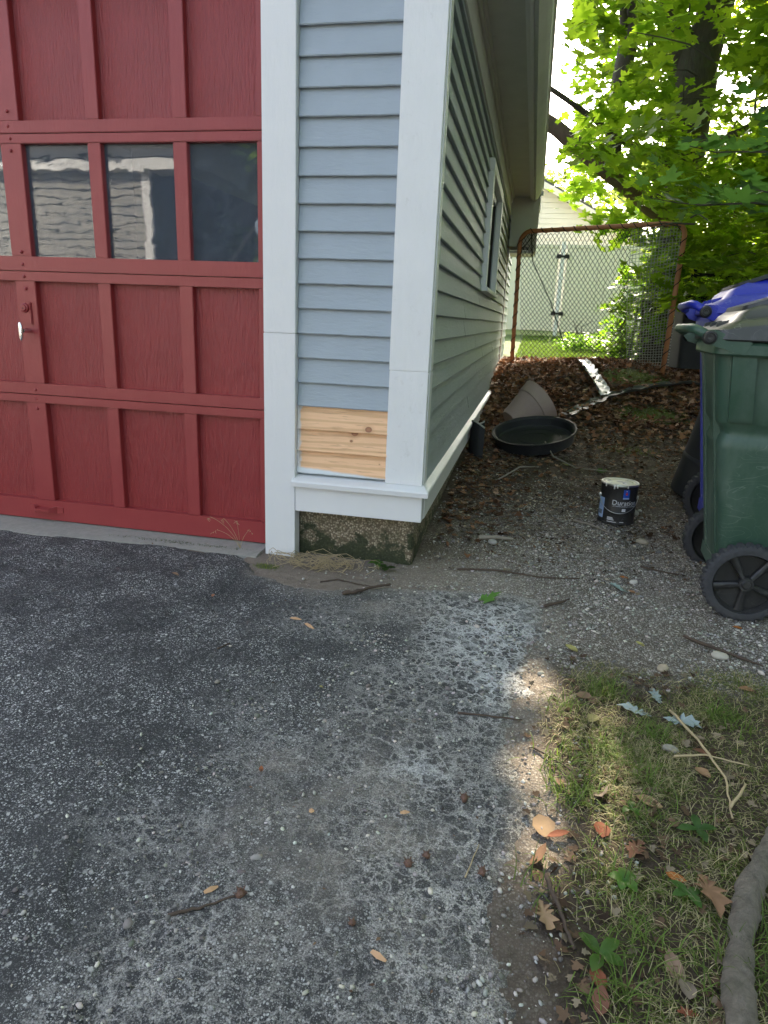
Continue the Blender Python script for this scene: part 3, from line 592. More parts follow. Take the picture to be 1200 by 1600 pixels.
# ------------------------------------------------------------------ leaf shapes
def fan(out, c, fold=.12):
    v = [(c[0], c[1], 0)] + [(x, y, fold * abs(x) + .06 * (y * y)) for x, y in out]
    n = len(out); return np.array(v), np.array([(0, 1 + k, 1 + (k + 1) % n) for k in range(n)])
half = [(.03, -.02), (.16, -.15), (.40, -.17), (.33, .0), (.46, .07), (.64, .26), (.45, .30), (.40, .38), (.20, .33), (.24, .50), (.32, .64), (.17, .60)]
MAPLE = fan(half + [(0, .92)] + [(-x, y) for x, y in half[::-1]], (0, .2))
halfs = [(.05, -.1), (.42, -.12), (.32, .05), (.62, .28), (.24, .34), (.28, .62)]
MAPLE_S = fan(halfs + [(0, .9)] + [(-x, y) for x, y in halfs[::-1]], (0, .2))
OAK = fan([(.03, -.32), (.12, -.2), (.08, -.1), (.25, .0), (.13, .1), (.33, .22), (.17, .32), (.30, .5), (.12, .56), (.13, .7), (0, .78)] + [(-x, y) for x, y in [(.13, .7), (.12, .56), (.30, .5), (.17, .32), (.33, .22), (.13, .1), (.25, .0), (.08, -.1), (.12, -.2), (.03, -.32)]], (0, .2), .2)
OVAL = fan([(0, -.5), (.2, -.3), (.3, 0), (.22, .3), (0, .55), (-.22, .3), (-.3, 0), (-.2, -.3)], (0, 0), .25)
DIA = (np.array([(0, -.5, 0), (.33, 0, .08), (0, .5, 0), (-.33, 0, .08)]), np.array([(0, 1, 2), (0, 2, 3)]))
def greens(n, lo=(.085, .165, .018), hi=(.22, .33, .04)):
    t = rng.random((n, 1)); return np.array(lo) * (1 - t) + np.array(hi) * t
SDn = np.array(SD)
def shadow_xy(P, z0=0):
    t = (P[:, 2] - z0) / SDn[2]; return P[:, 0] - t * SDn[0], P[:, 1] - t * SDn[1]
def azel(P): return np.degrees(np.arctan2(P[:, 0], P[:, 1])), np.degrees(np.arctan2(P[:, 2] - 1, np.hypot(P[:, 0], P[:, 1])))
PAD = .088
SUNHOLES = [(.125, 1.76, .045), (.125, 1.58, .04), (.12, 1.34, .035), (.13, 1.20, .04), (.34, 1.76, .04), (.27, 1.36, .03), (.12, .98, .02)]

# ------------------------------------------------------------------ the big maple
TR = empty('maple_tree', (1.66, 10.0, .6), 'large spreading maple tree with dark forked trunk and a broad leafy crown', 'tree')
def tpart(b, name, m, **k):
    o = b.done(name, m, TR, **k); o.matrix_parent_inverse = Matrix.Translation(-TR.location); return o
tb = B()
tb.tube([(1.62, 10, .3), (1.66, 10, .8), (1.68, 10, 1.6), (1.70, 10, 2.5), (1.66, 10, 3.3), (1.63, 10, 3.9), (1.60, 10, 4.3)], [.36, .27, .225, .21, .23, .29, .25], 14, jit=.06)
tb.tube([(1.63, 10, 3.8), (1.45, 10, 4.2), (1.22, 9.9, 4.8), (1.0, 9.7, 6.0), (.8, 9.4, 7.6)], [.2, .19, .15, .12, .08], 12, jit=.06)
tb.tube([(1.63, 10, 3.8), (1.72, 10, 4.4), (1.85, 10.1, 5.3), (2.1, 10.2, 6.6), (2.4, 10.3, 8.4)], [.24, .22, .19, .15, .09], 12, jit=.06)
tpart(tb, 'trunk', M['bark'], smooth=True)
tb = B()
tb.tube([(1.68, 10, 2.35), (1.3, 9.9, 2.55), (.95, 9.7, 2.75), (.6, 9.55, 2.95), (.32, 9.5, 3.14), (.05, 9.5, 3.34), (-.4, 9.5, 3.6), (-1.2, 9.6, 4.1)], [.13, .12, .105, .10, .098, .09, .08, .05], 12, jit=.07)
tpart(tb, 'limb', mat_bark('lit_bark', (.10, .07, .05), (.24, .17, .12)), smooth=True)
tb = B()
tb.tube([(.78, 9.6, 2.85), (.74, 9.6, 3.3), (.73, 9.6, 3.8), (.80, 9.6, 4.3), (.84, 9.6, 5.0), (.9, 9.6, 6.5)], [.10, .10, .105, .12, .11, .06], 10, jit=.07)
tb.tube([(.78, 9.6, 4.2), (.68, 9.5, 4.5), (.60, 9.4, 4.9), (.55, 9.3, 5.6)], [.05, .045, .04, .03], 8, jit=.05)
tb.tube([(.86, 9.6, 4.75), (.96, 9.6, 4.6), (1.03, 9.6, 4.3), (1.05, 9.6, 4.05)], [.05, .045, .04, .03], 8, jit=.05)
tpart(tb, 'limb', M['bark'], smooth=True)
tb = B()
tb.tube([(1.65, 10, 2.9), (1.2, 9.7, 3.12), (.8, 9.4, 3.18), (.45, 9.1, 3.34), (.1, 8.9, 3.5), (-.5, 8.7, 3.8)], [.06, .05, .04, .035, .03, .025], 8, jit=.06)
tb.tube([(1.63, 9.95, 3.3), (2.0, 9.5, 3.2), (2.4, 9.0, 3.35), (3.0, 8.4, 3.7)], [.06, .05, .04, .02], 8, jit=.06)
tb.tube([(2.1, 10, 4.9), (2.6, 8.5, 5.2), (2.4, 6.0, 5.6), (1.6, 3.5, 5.8)], [.1, .08, .05, .02], 8, jit=.06)
tb.tube([(1.9, 10, 5.4), (1.0, 8.0, 6.2), (.6, 6.0, 6.9), (.3, 4, 7.2)], [.1, .08, .05, .02], 8, jit=.06)
tpart(tb, 'branch', M['bark'], smooth=True)

def sky_keep(P, p=.9):
    """gaps in the crown where the photograph shows bare sky, and where the fence and lawn show"""
    az, el = azel(P)
    def e(a, b, ra, rb): return ((az - a) / ra) ** 2 + ((el - b) / rb) ** 2 < 1
    hole = e(.7, 14.2, .95, 2.0) | e(.1, 18.5, .5, 1.6) | e(.5, 10.2, 1.0, 1.6) | e(3.4, 8.9, .9, .5) | e(2.6, 14.8, .35, .5) | e(4.6, 17.5, .35, .5)
    hole |= e(9.9, 13.8, .5, .35) | e(10.6, 13.2, .4, .5) | e(11.4, 14.4, .35, .4) | e(12.0, 12.8, .4, .3) | e(10.2, 11.6, .35, .3)
    keep = ~(hole & (rng.random(len(P)) < p))
    keep &= ~((el < 6.8) & (az < 2.0 + .62 * (7 - el)) & (az < 5.8))
    # bare limbs stay readable
    keep &= ~(e(2.2, 10.9, 2.4, 1.15) & (P[:, 1] < 9.6) & (rng.random(len(P)) < .93))
    keep &= ~(e(9.4, 17.2, 1.6, 2.6) & (P[:, 1] < 10) & (rng.random(len(P)) < .97)) & ~(e(4.2, 18.6, .9, 2.6) & (P[:, 1] < 9.8) & (rng.random(len(P)) < .85))
    keep &= (P[:, 0] > .06) | (P[:, 2] > 4.3)
    keep &= ~((P[:, 0] < .06) & (P[:, 0] > -4.5) & (P[:, 2] < 4.2))
    return keep
def sunhole_keep(P):
    sx, sy = shadow_xy(P, 0); k = np.ones(len(P), bool)
    for x, y, r in SUNHOLES: k &= np.hypot(sx - x, (sy - y) / 1.6) > r + PAD
    # the patch of lawn beyond the goal lies in the sun
    sx, sy = shadow_xy(P, .6); k &= ~((np.abs(sx - .1) < .75) & (sy > 9.6) & (sy < 13.5))
    sx, sy = shadow_xy(P, 1.0); k &= ~((np.abs(sx + .3) < .25) & (sy > 6.5) & (sy < 10) & (rng.random(len(P)) < .8))
    return k
def sprays(cen, R, per, size, flat=.10, droop=.25, tmpl=MAPLE, lo=None, hi=None, keepf=None, yaw=None):
    n = len(cen); N = n * per; c = np.repeat(cen, per, 0)
    # each spray is a tilted, flattened fan of leaves
    ta = np.repeat(rng.uniform(0, 2 * np.pi, n), per); tl = np.repeat(rng.normal(droop, .18, n), per)
    r = np.sqrt(rng.random(N)) * np.repeat(R * rng.uniform(.7, 1.3, n), per); a = rng.uniform(0, 2 * np.pi, N)
    loc = np.stack([r * np.cos(a), r * np.sin(a) * .75, rng.normal(0, 1, N) * flat * np.repeat(R * np.ones(n), per) - .25 * r * r / np.repeat(R * np.ones(n), per)], -1)
    Rm = rotm(ta * 0, tl, ta); P = c + np.einsum('nij,nj->ni', Rm, loc)
    k = np.ones(N, bool) if keepf is None else keepf(P)
    P = P[k]; Rk = Rm[k]; m = len(P)
    rot = Rk @ rotm(rng.uniform(0, 2 * np.pi, m), rng.normal(.35, .3, m), rng.uniform(0, 2 * np.pi, m))
    tone = np.repeat(rng.uniform(.75, 1.25, n), per)[k][:, None]
    return scatter(*tmpl, P, rot, size * rng.uniform(.65, 1.3, m), greens(m, *( [lo, hi] if lo else [])) * tone)
def join(parts):
    V = []; F = []; Cc = []; o = 0
    for v, f, c in parts: V.append(v); F.append(f + o); Cc.append(c); o += len(v)
    return np.concatenate(V), np.concatenate(F), np.concatenate(Cc)
def volume(n, lo, hi, f=None):
    out = []
    while len(out) < n:
        p = rng.uniform(lo, hi)
        if f is None or f(p): out.append(p)
    return np.array(out)
both = lambda P: sky_keep(P) & sunhole_keep(P)
COV = np.zeros((200, 140), bool)       # ground already in leaf shade, 6 cm cells
def cov_idx(P, z0=0):
    sx, sy = shadow_xy(P, z0); return np.clip(((sy + 1) / .06).astype(int), 0, 199), np.clip(((sx + 2) / .06).astype(int), 0, 139)
def cov_add(V, k):
    c = V.reshape(-1, k, 3).mean(1); i, j = cov_idx(c); COV[i, j] = True
def gapfill(P):
    i, j = cov_idx(P); return both(P) & (~COV[i, j] | (rng.random(len(P)) < .15))
P1 = []
# layered foliage in view
c1 = volume(170, (.15, 5.6, 2.15), (3.2, 11.0, 5.4), lambda p: p[2] > 1.0 + .13 * p[1] and fbm(np.array([p[0] * 1.3]), np.array([p[1] * .6 + p[2]]), 2, 70)[0] > .36)
P1.append(sprays(c1, .46, 62, .125, keepf=both))
c1 = volume(95, (.9, 6.8, 1.25), (3.4, 10.8, 2.7), lambda p: p[0] > .13 * p[1] * (1 if p[2] > 1.7 else 1.05))
P1.append(sprays(c1, .38, 60, .105, keepf=both))
for q in P1: cov_add(q[0], len(MAPLE[0]))
# thick shade canopy overhead and beyond, above the picture
c2 = volume(330, (-.6, 1.5, 3.4), (4.2, 13.0, 10.0), lambda p: p[2] > 1.25 + .43 * p[1] and p[2] < 3.6 + .75 * p[1])
P1.append(sprays(c2, .75, 50, .24, flat=.2, tmpl=MAPLE_S, keepf=gapfill))
cov_add(P1[-1][0], len(MAPLE_S[0]))
# unseen leaf fill, added along the sun's path to shade the passage
q = rng.uniform((-.45, .3), (2.0, 7.0), (150, 2)); yy = 5.4 + 2.76 * q[:, 1] + rng.uniform(0, 2.5, 150); tt = (yy - q[:, 1]) / SDn[1]
c3 = np.c_[q[:, 0] + tt * SDn[0], yy, tt * SDn[2]]
P1.append(sprays(c3, .62, 44, .24, flat=.2, tmpl=MAPLE_S, keepf=gapfill))
V_, F_, C_ = join(P1)
o = npmesh('crown', V_, F_, M['leaf'], TR, C_, kind='stuff'); o.matrix_parent_inverse = Matrix.Translation(-TR.location)
# nearest spray: leaves built singly, shade put into their dark teal colour
lm = bpy.data.meshes.new('leaf'); lm.from_pydata(MAPLE[0].tolist(), [], MAPLE[1].tolist()); lm.update()
a = lm.attributes.new('col', 'FLOAT_COLOR', 'POINT'); a.data.foreach_set('color', np.tile(np.array([.055, .125, .05, 1], np.float32), len(MAPLE[0])))
lm.materials.append(M['leaf'])
tw = B(); cnt = 0
for bx, by, bz, ex, ey, ez in [(1.9, 5.6, 1.92, .62, 4.7, 1.78), (1.9, 5.2, 2.15, .75, 4.4, 2.0), (2.0, 5.0, 1.85, 1.0, 4.2, 1.76), (2.1, 5.8, 2.5, 1.2, 4.9, 2.32)]:
    p0, p1 = Vector((bx, by, bz)), Vector((ex, ey, ez)); n = 7
    pts = [p0.lerp(p1, k / n) + Vector((0, 0, -.05 * math.sin(k / n * 3.1) + random.uniform(-.02, .02))) for k in range(n + 1)]
    tw.tube(pts, [.009 * (1 - k / n) + .0025 for k in range(n + 1)], 5)
    for k in range(44):
        t = random.uniform(.12, 1.02); c = p0.lerp(p1, t) + Vector((random.gauss(0, .13), random.gauss(0, .16), random.gauss(-.01, .04)))
        o = bpy.data.objects.new('leaf', lm); COL.objects.link(o); o.parent = TR; o.matrix_parent_inverse = Matrix.Translation(-TR.location)
        s = random.uniform(.085, .15); o.location = c; o.scale = (s, s, s)
        o.rotation_euler = Euler((random.gauss(.15, .35), random.gauss(-.1, .3), random.uniform(1.2, 3.6)), 'XYZ'); cnt += 1
# thin twigs through the foliage
for k in range(60):
    p = Vector((random.uniform(.5, 3), random.uniform(5.5, 10), random.uniform(1.7, 4.2)))
    if p.x < .14 * p.y: p.x = .14 * p.y + random.uniform(0, .4)
    d = Vector((random.uniform(-.6, .1), random.uniform(-.5, .1), random.uniform(-.12, .12)))
    tw.tube([p, p + d * .4 + Vector((0, 0, .03)), p + d * .8, p + d * 1.3 + Vector((0, 0, -.05))], [.008, .006, .004, .002], 4)
tpart(tw, 'twig', M['bark'], kind='stuff')

# second maple to the right, beyond the bins, its crown closing the right edge; saplings and bushes
def tree(name, base, h, r, label, cat, cen, Rr, per, size, lo, hi, group=None, trunk=None, stems=1, keepf=None):
    t = empty(name, base, label, cat, 0, group); I = Matrix.Translation(-Vector(base)); b = B()
    for s in range(stems):
        dx = random.uniform(-.25, .25) * (stems > 1); pts = [Vector(base) + Vector((dx + random.uniform(-.03, .03) * q, random.uniform(-.03, .03) * q, h * q / 5)) for q in range(6)]; pts[0].z -= .2
        b.tube(pts, [r * (1 - .13 * q) for q in range(6)], 8, jit=.05)
    o = b.done('trunk', M['bark'] if trunk is None else trunk, t, smooth=True); o.matrix_parent_inverse = I
    v, f, c = sprays(np.array(cen), Rr, per, size, flat=.25, tmpl=MAPLE_S if size > .05 else DIA, lo=lo, hi=hi, keepf=keepf)
    o = npmesh('crown', v, f, M['leaf'], t, c, kind='stuff'); o.matrix_parent_inverse = I
    return t
YG = ((.15, .23, .02), (.30, .40, .04))
nofence = lambda P: sky_keep(P, .8)
tree('sapling', (2.35, 9.6, .6), 3.4, .035, 'slender young maple sapling with thin dark stem behind the chain link fence', 'sapling', volume(34, (1.7, 9.0, 1.0), (3.4, 11, 3.6)), .42, 60, .095, *YG, keepf=nofence)
tree('sapling', (2.9, 8.9, .6), 2.8, .03, 'small sapling rising at the right edge beyond the lidded bins', 'sapling', volume(20, (2.3, 8.4, 1.2), (3.8, 10, 3.3)), .4, 60, .1, *YG)
tree('shrub', (1.35, 9.7, .55), 1.1, .02, 'leafy green shrub at the foot of the large maple behind the goal net', 'shrub', volume(34, (1.0, 8.9, .7), (1.9, 10.2, 1.9), lambda p: p[0] > .86 + .25 * (p[2] - .7)), .26, 60, .075, (.06, .13, .015), (.15, .27, .03), stems=4)
tree('shrub', (2.6, 11.5, .6), 1.2, .02, 'dense yellow-green bush behind the fence to the right of the maple trunk', 'shrub', volume(60, (1.9, 11, .7), (5, 13, 3.0)), .45, 60, .11, *YG, stems=5)
tree('shrub', (.95, 11.6, .6), .5, .012, 'low ivy-like bush at the foot of the cream fence', 'shrub', volume(24, (.55, 11, .62), (1.5, 12.4, .86)), .2, 50, .06, (.05, .12, .02), (.12, .22, .05), stems=4)
FAR_HAZE = ((.10, .14, .05), (.17, .22, .09))  # greens greyed and paled: distance haze put into the leaf colour
for bx, by, h, lb in ((-1.5, 40, 9, 'tall tree coloured pale for haze, rising beyond the neighbouring cream house, left of its gable'), (2.2, 44, 10, 'hazy far tree behind the right slope of the cream gable'), (6.5, 38, 11, 'far tree seen through the gaps of the maple crown'), (11.5, 36, 11, 'far tree behind the right edge of the woods')):
    tree('distant_tree', (bx, by, .9), h * .8, .22, lb, 'tree', volume(46, (bx - 2.6, by - 2, 3.5), (bx + 2.6, by + 2, h), lambda p: ((p[0] - bx) / 2.6) ** 2 + ((p[2] - h * .6) / (h * .5)) ** 2 < 1), .9, 60, .26, *FAR_HAZE, group='far trees beyond the yard')

# ------------------------------------------------------------------ neighbour's fence, house, chain link
FE = empty('vinyl_fence', (.5, 17, .8), 'cream board fence with white gate post and black hinges behind the lawn', 'fence'); I = Matrix.Translation(-FE.location)
def fp(b, n, m, **k):
    o = b.done(n, m, FE, **k); o.matrix_parent_inverse = I; return o
x = -3.0; pm = None
while x < 4.6:
    if not (.42 < x + .09 < .62): fp(B().box(x + .004, x + .176, 17.0, 17.04, .98, 2.72, .008), 'fence_board', M['crepi'], autosmooth=40)
    x += .18
fp(B().box(-3, .44, 16.985, 17.055, 2.722, 2.80, .006).box(.60, 4.6, 16.985, 17.055, 2.722, 2.80, .006), 'rail', M['crepi']); fp(B().box(-3, .44, 16.985, 17.055, .90, .978, .006).box(.6, 4.6, 16.985, 17.055, .90, .978, .006), 'rail', M['crepi'])
fp(B().box(.465, .555, 16.95, 17.05, .75, 2.86, .01), 'gate_post', M['wht'], autosmooth=40)
for z in (2.54, 1.28):
    fp(B().box(.37, .47, 16.93, 16.949, z - .045, z + .045).box(.55, .65, 16.93, 16.949, z - .045, z + .045).box(.47, .55, 16.93, 16.945, z - .02, z + .02), 'hinge', M['cord'])
HO = empty('neighbouring_house', (-2, 22, .8), 'pale cream gabled house behind the fence at the end of the yard', 'house'); I = Matrix.Translation(-HO.location)
def hp(b, n, m, **k):
    o = b.done(n, m, HO, **k); o.matrix_parent_inverse = I; return o
hp(B().loft([[(-7, y, .6), (3.2, y, .6), (3.2, y, 3.15), (-1.9, y, 5.75), (-7, y, 3.15)] for y in (22, 30)]), 'wall', M['cream'])
for q in range(34):
    z = .7 + .145 * q; hw = 5.1 if z < 3.15 else 5.1 - (z - 3.15) / .51
    if hw > .2: hp(B().box(-1.9 - hw, -1.9 + hw, 21.975, 21.998, z, z + .135), 'siding_board', M['cream'])
hp(B().loft([[(3.6, y, 3.05), (-1.9, y, 5.86), (-7.4, y, 3.05), (-7.4, y, 3.15), (-1.9, y, 5.98), (3.6, y, 3.15)] for y in (21.7, 30.3)]), 'roof', M['shingle'])
hp(B().loft([[(3.6, y, 2.93), (-1.9, y, 5.72), (-7.4, y, 2.93), (-7.4, y, 3.10), (-1.9, y, 5.9), (3.6, y, 3.10)] for y in (21.64, 21.69)]), 'rake_board', M['cream'])
hp(B().box(1.6, 2.5, 21.95, 21.974, 1.6, 2.7).box(-3.2, -2.3, 21.95, 21.974, 1.6, 2.7), 'window', M['glass'])
def strands(segs, r):
    """thin three-sided rods for every segment (n,2,3)"""
    A, Bq = segs[:, 0], segs[:, 1]; d = Bq - A; d /= np.linalg.norm(d, axis=1)[:, None] + 1e-9
    u = np.cross(d, np.array([.13, .2, .97])); u /= np.linalg.norm(u, axis=1)[:, None] + 1e-9; w = np.cross(d, u); V = []
    for P in (A, Bq):
        for k in range(3): t = k * 2.0944; V.append(P + r * (math.cos(t) * u + math.sin(t) * w))
    V = np.stack(V, 1).reshape(-1, 3); n = len(A); o = (np.arange(n) * 6)[:, None, None]
    F = np.array([(0, 1, 4, 3), (1, 2, 5, 4), (2, 0, 3, 5)])[None] + o
    return V, F.reshape(-1, 4)
CL = empty('chain_link_fence', (3, 8.9, .6), 'black chain link fence running off to the right behind the carts', 'fence'); I = Matrix.Translation(-CL.location)
sg = []
for k in range(70):
    for s in (1, -1):
        x0 = 1.75 + k * .055
        for j in range(22):
            u = x0 + (j % 2) * .0275 * s; u2 = x0 + ((j + 1) % 2) * .0275 * s; sg.append([(u, 8.9, .62 + j * .0455), (u2, 8.9, .62 + (j + 1) * .0455)])
v, f = strands(np.array(sg), .0035); o = npmesh('mesh', v, f, M['cord'], CL, kind='stuff'); o.matrix_parent_inverse = I
for x in (1.78, 3.6, 5.5):
    o = B().tube([(x, 8.9, .3), (x, 8.9, 1.7)], .025, 10).done('post', M['cord'], CL, smooth=True); o.matrix_parent_inverse = I
o = B().tube([(1.75, 8.9, 1.64), (5.6, 8.9, 1.64)], .02, 10).done('top_rail', M['cord'], CL, smooth=True); o.matrix_parent_inverse = I

# ------------------------------------------------------------------ sports goal with net
GL, GR_ = Vector((-.215, 8.5, .55)), Vector((1.34, 7.5, .62)); H = 1.42
GO = empty('sports_goal', (.56, 8.0, .6), 'rusty orange tubular goal frame with sagging net across the end of the passage', 'goal'); I = Matrix.Translation(-GO.location)
def gp(o): o.matrix_parent_inverse = I; return o
U = (GR_ - GL); wid_ = U.length; U.normalize(); TL = GL + Vector((-.03, -.03, H + .05)); TRr = GR_ + Vector((.015, 0, H - .02))
pts = [GL + Vector((0, 0, -.08)), GL.lerp(TL, .5)]; rc = .13
for k in range(7):
    a = k / 6 * math.pi / 2; pts.append(TL + U * (rc * (1 - math.cos(a))) - Vector((0, 0, rc * (1 - math.sin(a)))))
pts.append(TL.lerp(TRr, .5))
for k in range(7):
    a = k / 6 * math.pi / 2; pts.append(TRr - U * (rc * (1 - math.sin(a))) - Vector((0, 0, rc * (1 - math.cos(a)))))
pts += [GR_.lerp(TRr, .5), GR_ + Vector((0, 0, -.08))]
gp(B().tube(pts, .024, 14).done('frame', M['rust'], GO, smooth=True))
# black lacing wound round the pipe
path = []
for a, b_ in zip(pts, pts[1:]):
    n = max(1, int((b_ - a).length / .02)); path += [a.lerp(b_, k / n) for k in range(n)]
hel = []
for i, p in enumerate(path):
    d = (path[min(i + 1, len(path) - 1)] - path[max(0, i - 1)]).normalized(); s = Vector((0, 1, 0)).cross(d).normalized(); t = d.cross(s); ph = i * .95
    hel.append(p + (s * math.cos(ph) + t * math.sin(ph)) * .028)
gp(B().tube(hel, .005, 4).done('lacing', M['cord'], GO))
def netsheet(nu, nv, fn, m, diamond):
    sg = []; g = [[fn(i / nu, j / nv) for j in range(nv + 1)] for i in range(nu + 1)]
    for i in range(nu):
        for j in range(nv):
            if diamond:
                if (i + j) % 2 == 0: sg.append((g[i][j], g[i + 1][j + 1]))
                else: sg.append((g[i + 1][j], g[i][j + 1]))
            else: sg += [(g[i][j], g[i + 1][j]), (g[i][j], g[i][j + 1])]
    v, f = strands(np.array(sg), .0034); return gp(npmesh('net', v, f, m, GO, kind='stuff'))
def front(u, v):
    p = (TL + U * .0 + Vector((0, 0, -.02))).lerp(TRr + Vector((0, 0, -.02)), u) * 1; q = GL.lerp(GR_, u)
    x = q.lerp(p, 1 - v); sag = math.sin(v * 2.6) * .10; x += Vector((.5, .85, 0)) * (.05 + .38 * v ** 1.3) * (.45 + .55 * math.sin(u * math.pi)) + Vector((random.uniform(-.004, .004), 0, random.uniform(-.004, .004) - .12 * math.sin(u * math.pi) * math.sin(v * math.pi)))
    return tuple(x)
netsheet(50, 46, lambda u, v: front(u * .70, v), M['net'], True)
netsheet(16, 46, lambda u, v: front(.70 + u * .29, v), M['net_light'], False)
gp(B().tube([TL + Vector((.12, 0, 0)), TL + Vector((.16, .05, -.3)), TL + Vector((.42, .2, -.75)), TL + Vector((.62, .35, -1.2))], .006, 5).tube([TL + Vector((.14, 0, -.02)), TL + Vector((.08, 0, -.12)), TL + Vector((-.0, 0, -.2))], .005, 5).done('cord', M['cord'], GO))

# ------------------------------------------------------------------ wheeled carts
def rrect(x0, x1, y0, y1, z, r=.04, n=5):
    pts = []
    for cx, cy, a0 in ((x1 - r, y1 - r, 0), (x0 + r, y1 - r, 90), (x0 + r, y0 + r, 180), (x1 - r, y0 + r, 270)):
        for k in range(n): a = R_(a0 + 90 * k / (n - 1)); pts.append((cx + r * math.cos(a), cy + r * math.sin(a), z))
    return pts
def wheel(parent, y, r=.14, w=.055, side=-1):
    t = B(); n = 84; prof = [(.80, .5), (.93, .5), (.985, .42), (1.0, .25), (1.0, 0), (1.0, -.25), (.985, -.42), (.93, -.5), (.80, -.5)]; rings = []
    for k in range(n):
        a = 2 * math.pi * k / n; kn = k % 3; ring = []
        for j, (pr, pw) in enumerate(prof):
            kk = pr * r
            if j in (2, 3, 4, 5, 6): kk += (.0085 if kn == (0 if j % 2 else 1) else -.001)
            ring.append((kk * math.cos(a), pw * w * (1.06 if (kn == 0 and j in (1, 7)) else 1), kk * math.sin(a)))
        rings.append(ring)
    t.loft(rings + [rings[0]], False, False)
    ty = t.done('tyre', M['tyre'], autosmooth=25)
    rm = B().lathe([(.125 * r / .14 * .93, -.012), (.110, -.020), (.104, -.004), (.102, .0), (.104, .008), (.112, .018), (.113, -.012)], 48, (0, 0, 0), 'Y')
    rm.lathe([(.0, -.030), (.014, -.030), (.016, -.027), (.018, -.024), (.024, -.024), (.026, -.02), (.027, .02), (0, .02)], 28, (0, 0, 0), 'Y')
    rm.lathe([(0, -.0325), (.012, -.0325), (.013, -.030)], 20, (0, 0, 0), 'Y')
    rm.lathe([(.024, .004), (.105, .006)], 40, (0, 0, 0), 'Y')
    for k in range(5):
        m = Matrix.Rotation(R_(72 * k + 22), 4, 'Y')
        rg = []
        for q, wd, h in ((.022, .009, .022), (.05, .0125, .017), (.08, .014, .014), (.106, .017, .014)):
            rg.append([m @ Vector((q, -h * s, wd * c)) for c, s in ((-1, -.3), (-.85, .7), (-.4, 1), (.4, 1), (.85, .7), (1, -.3))])
        rm.loft(rg)
    wh = bpy.data.objects.new('wheel', rm_mesh(rm)); COL.objects.link(wh); wh.parent = parent; wh.location = (.205, y, r - .002)
    if side > 0: wh.rotation_euler = (0, 0, math.pi)
    ty.parent = wh; return wh
def rm_mesh(b):
    bmesh.ops.recalc_face_normals(b.b, faces=b.b.faces); me = bpy.data.meshes.new('wheel'); b.b.to_mesh(me); b.b.free(); me.shade_smooth(); me.set_sharp_from_angle(angle=R_(35)); me.materials.append(M['black']); return me
def dome(b):
    for v in b.b.verts:
        if v.co.z > 1.0: v.co.z += min(.085, .34 * max(0, v.co.x - .005))
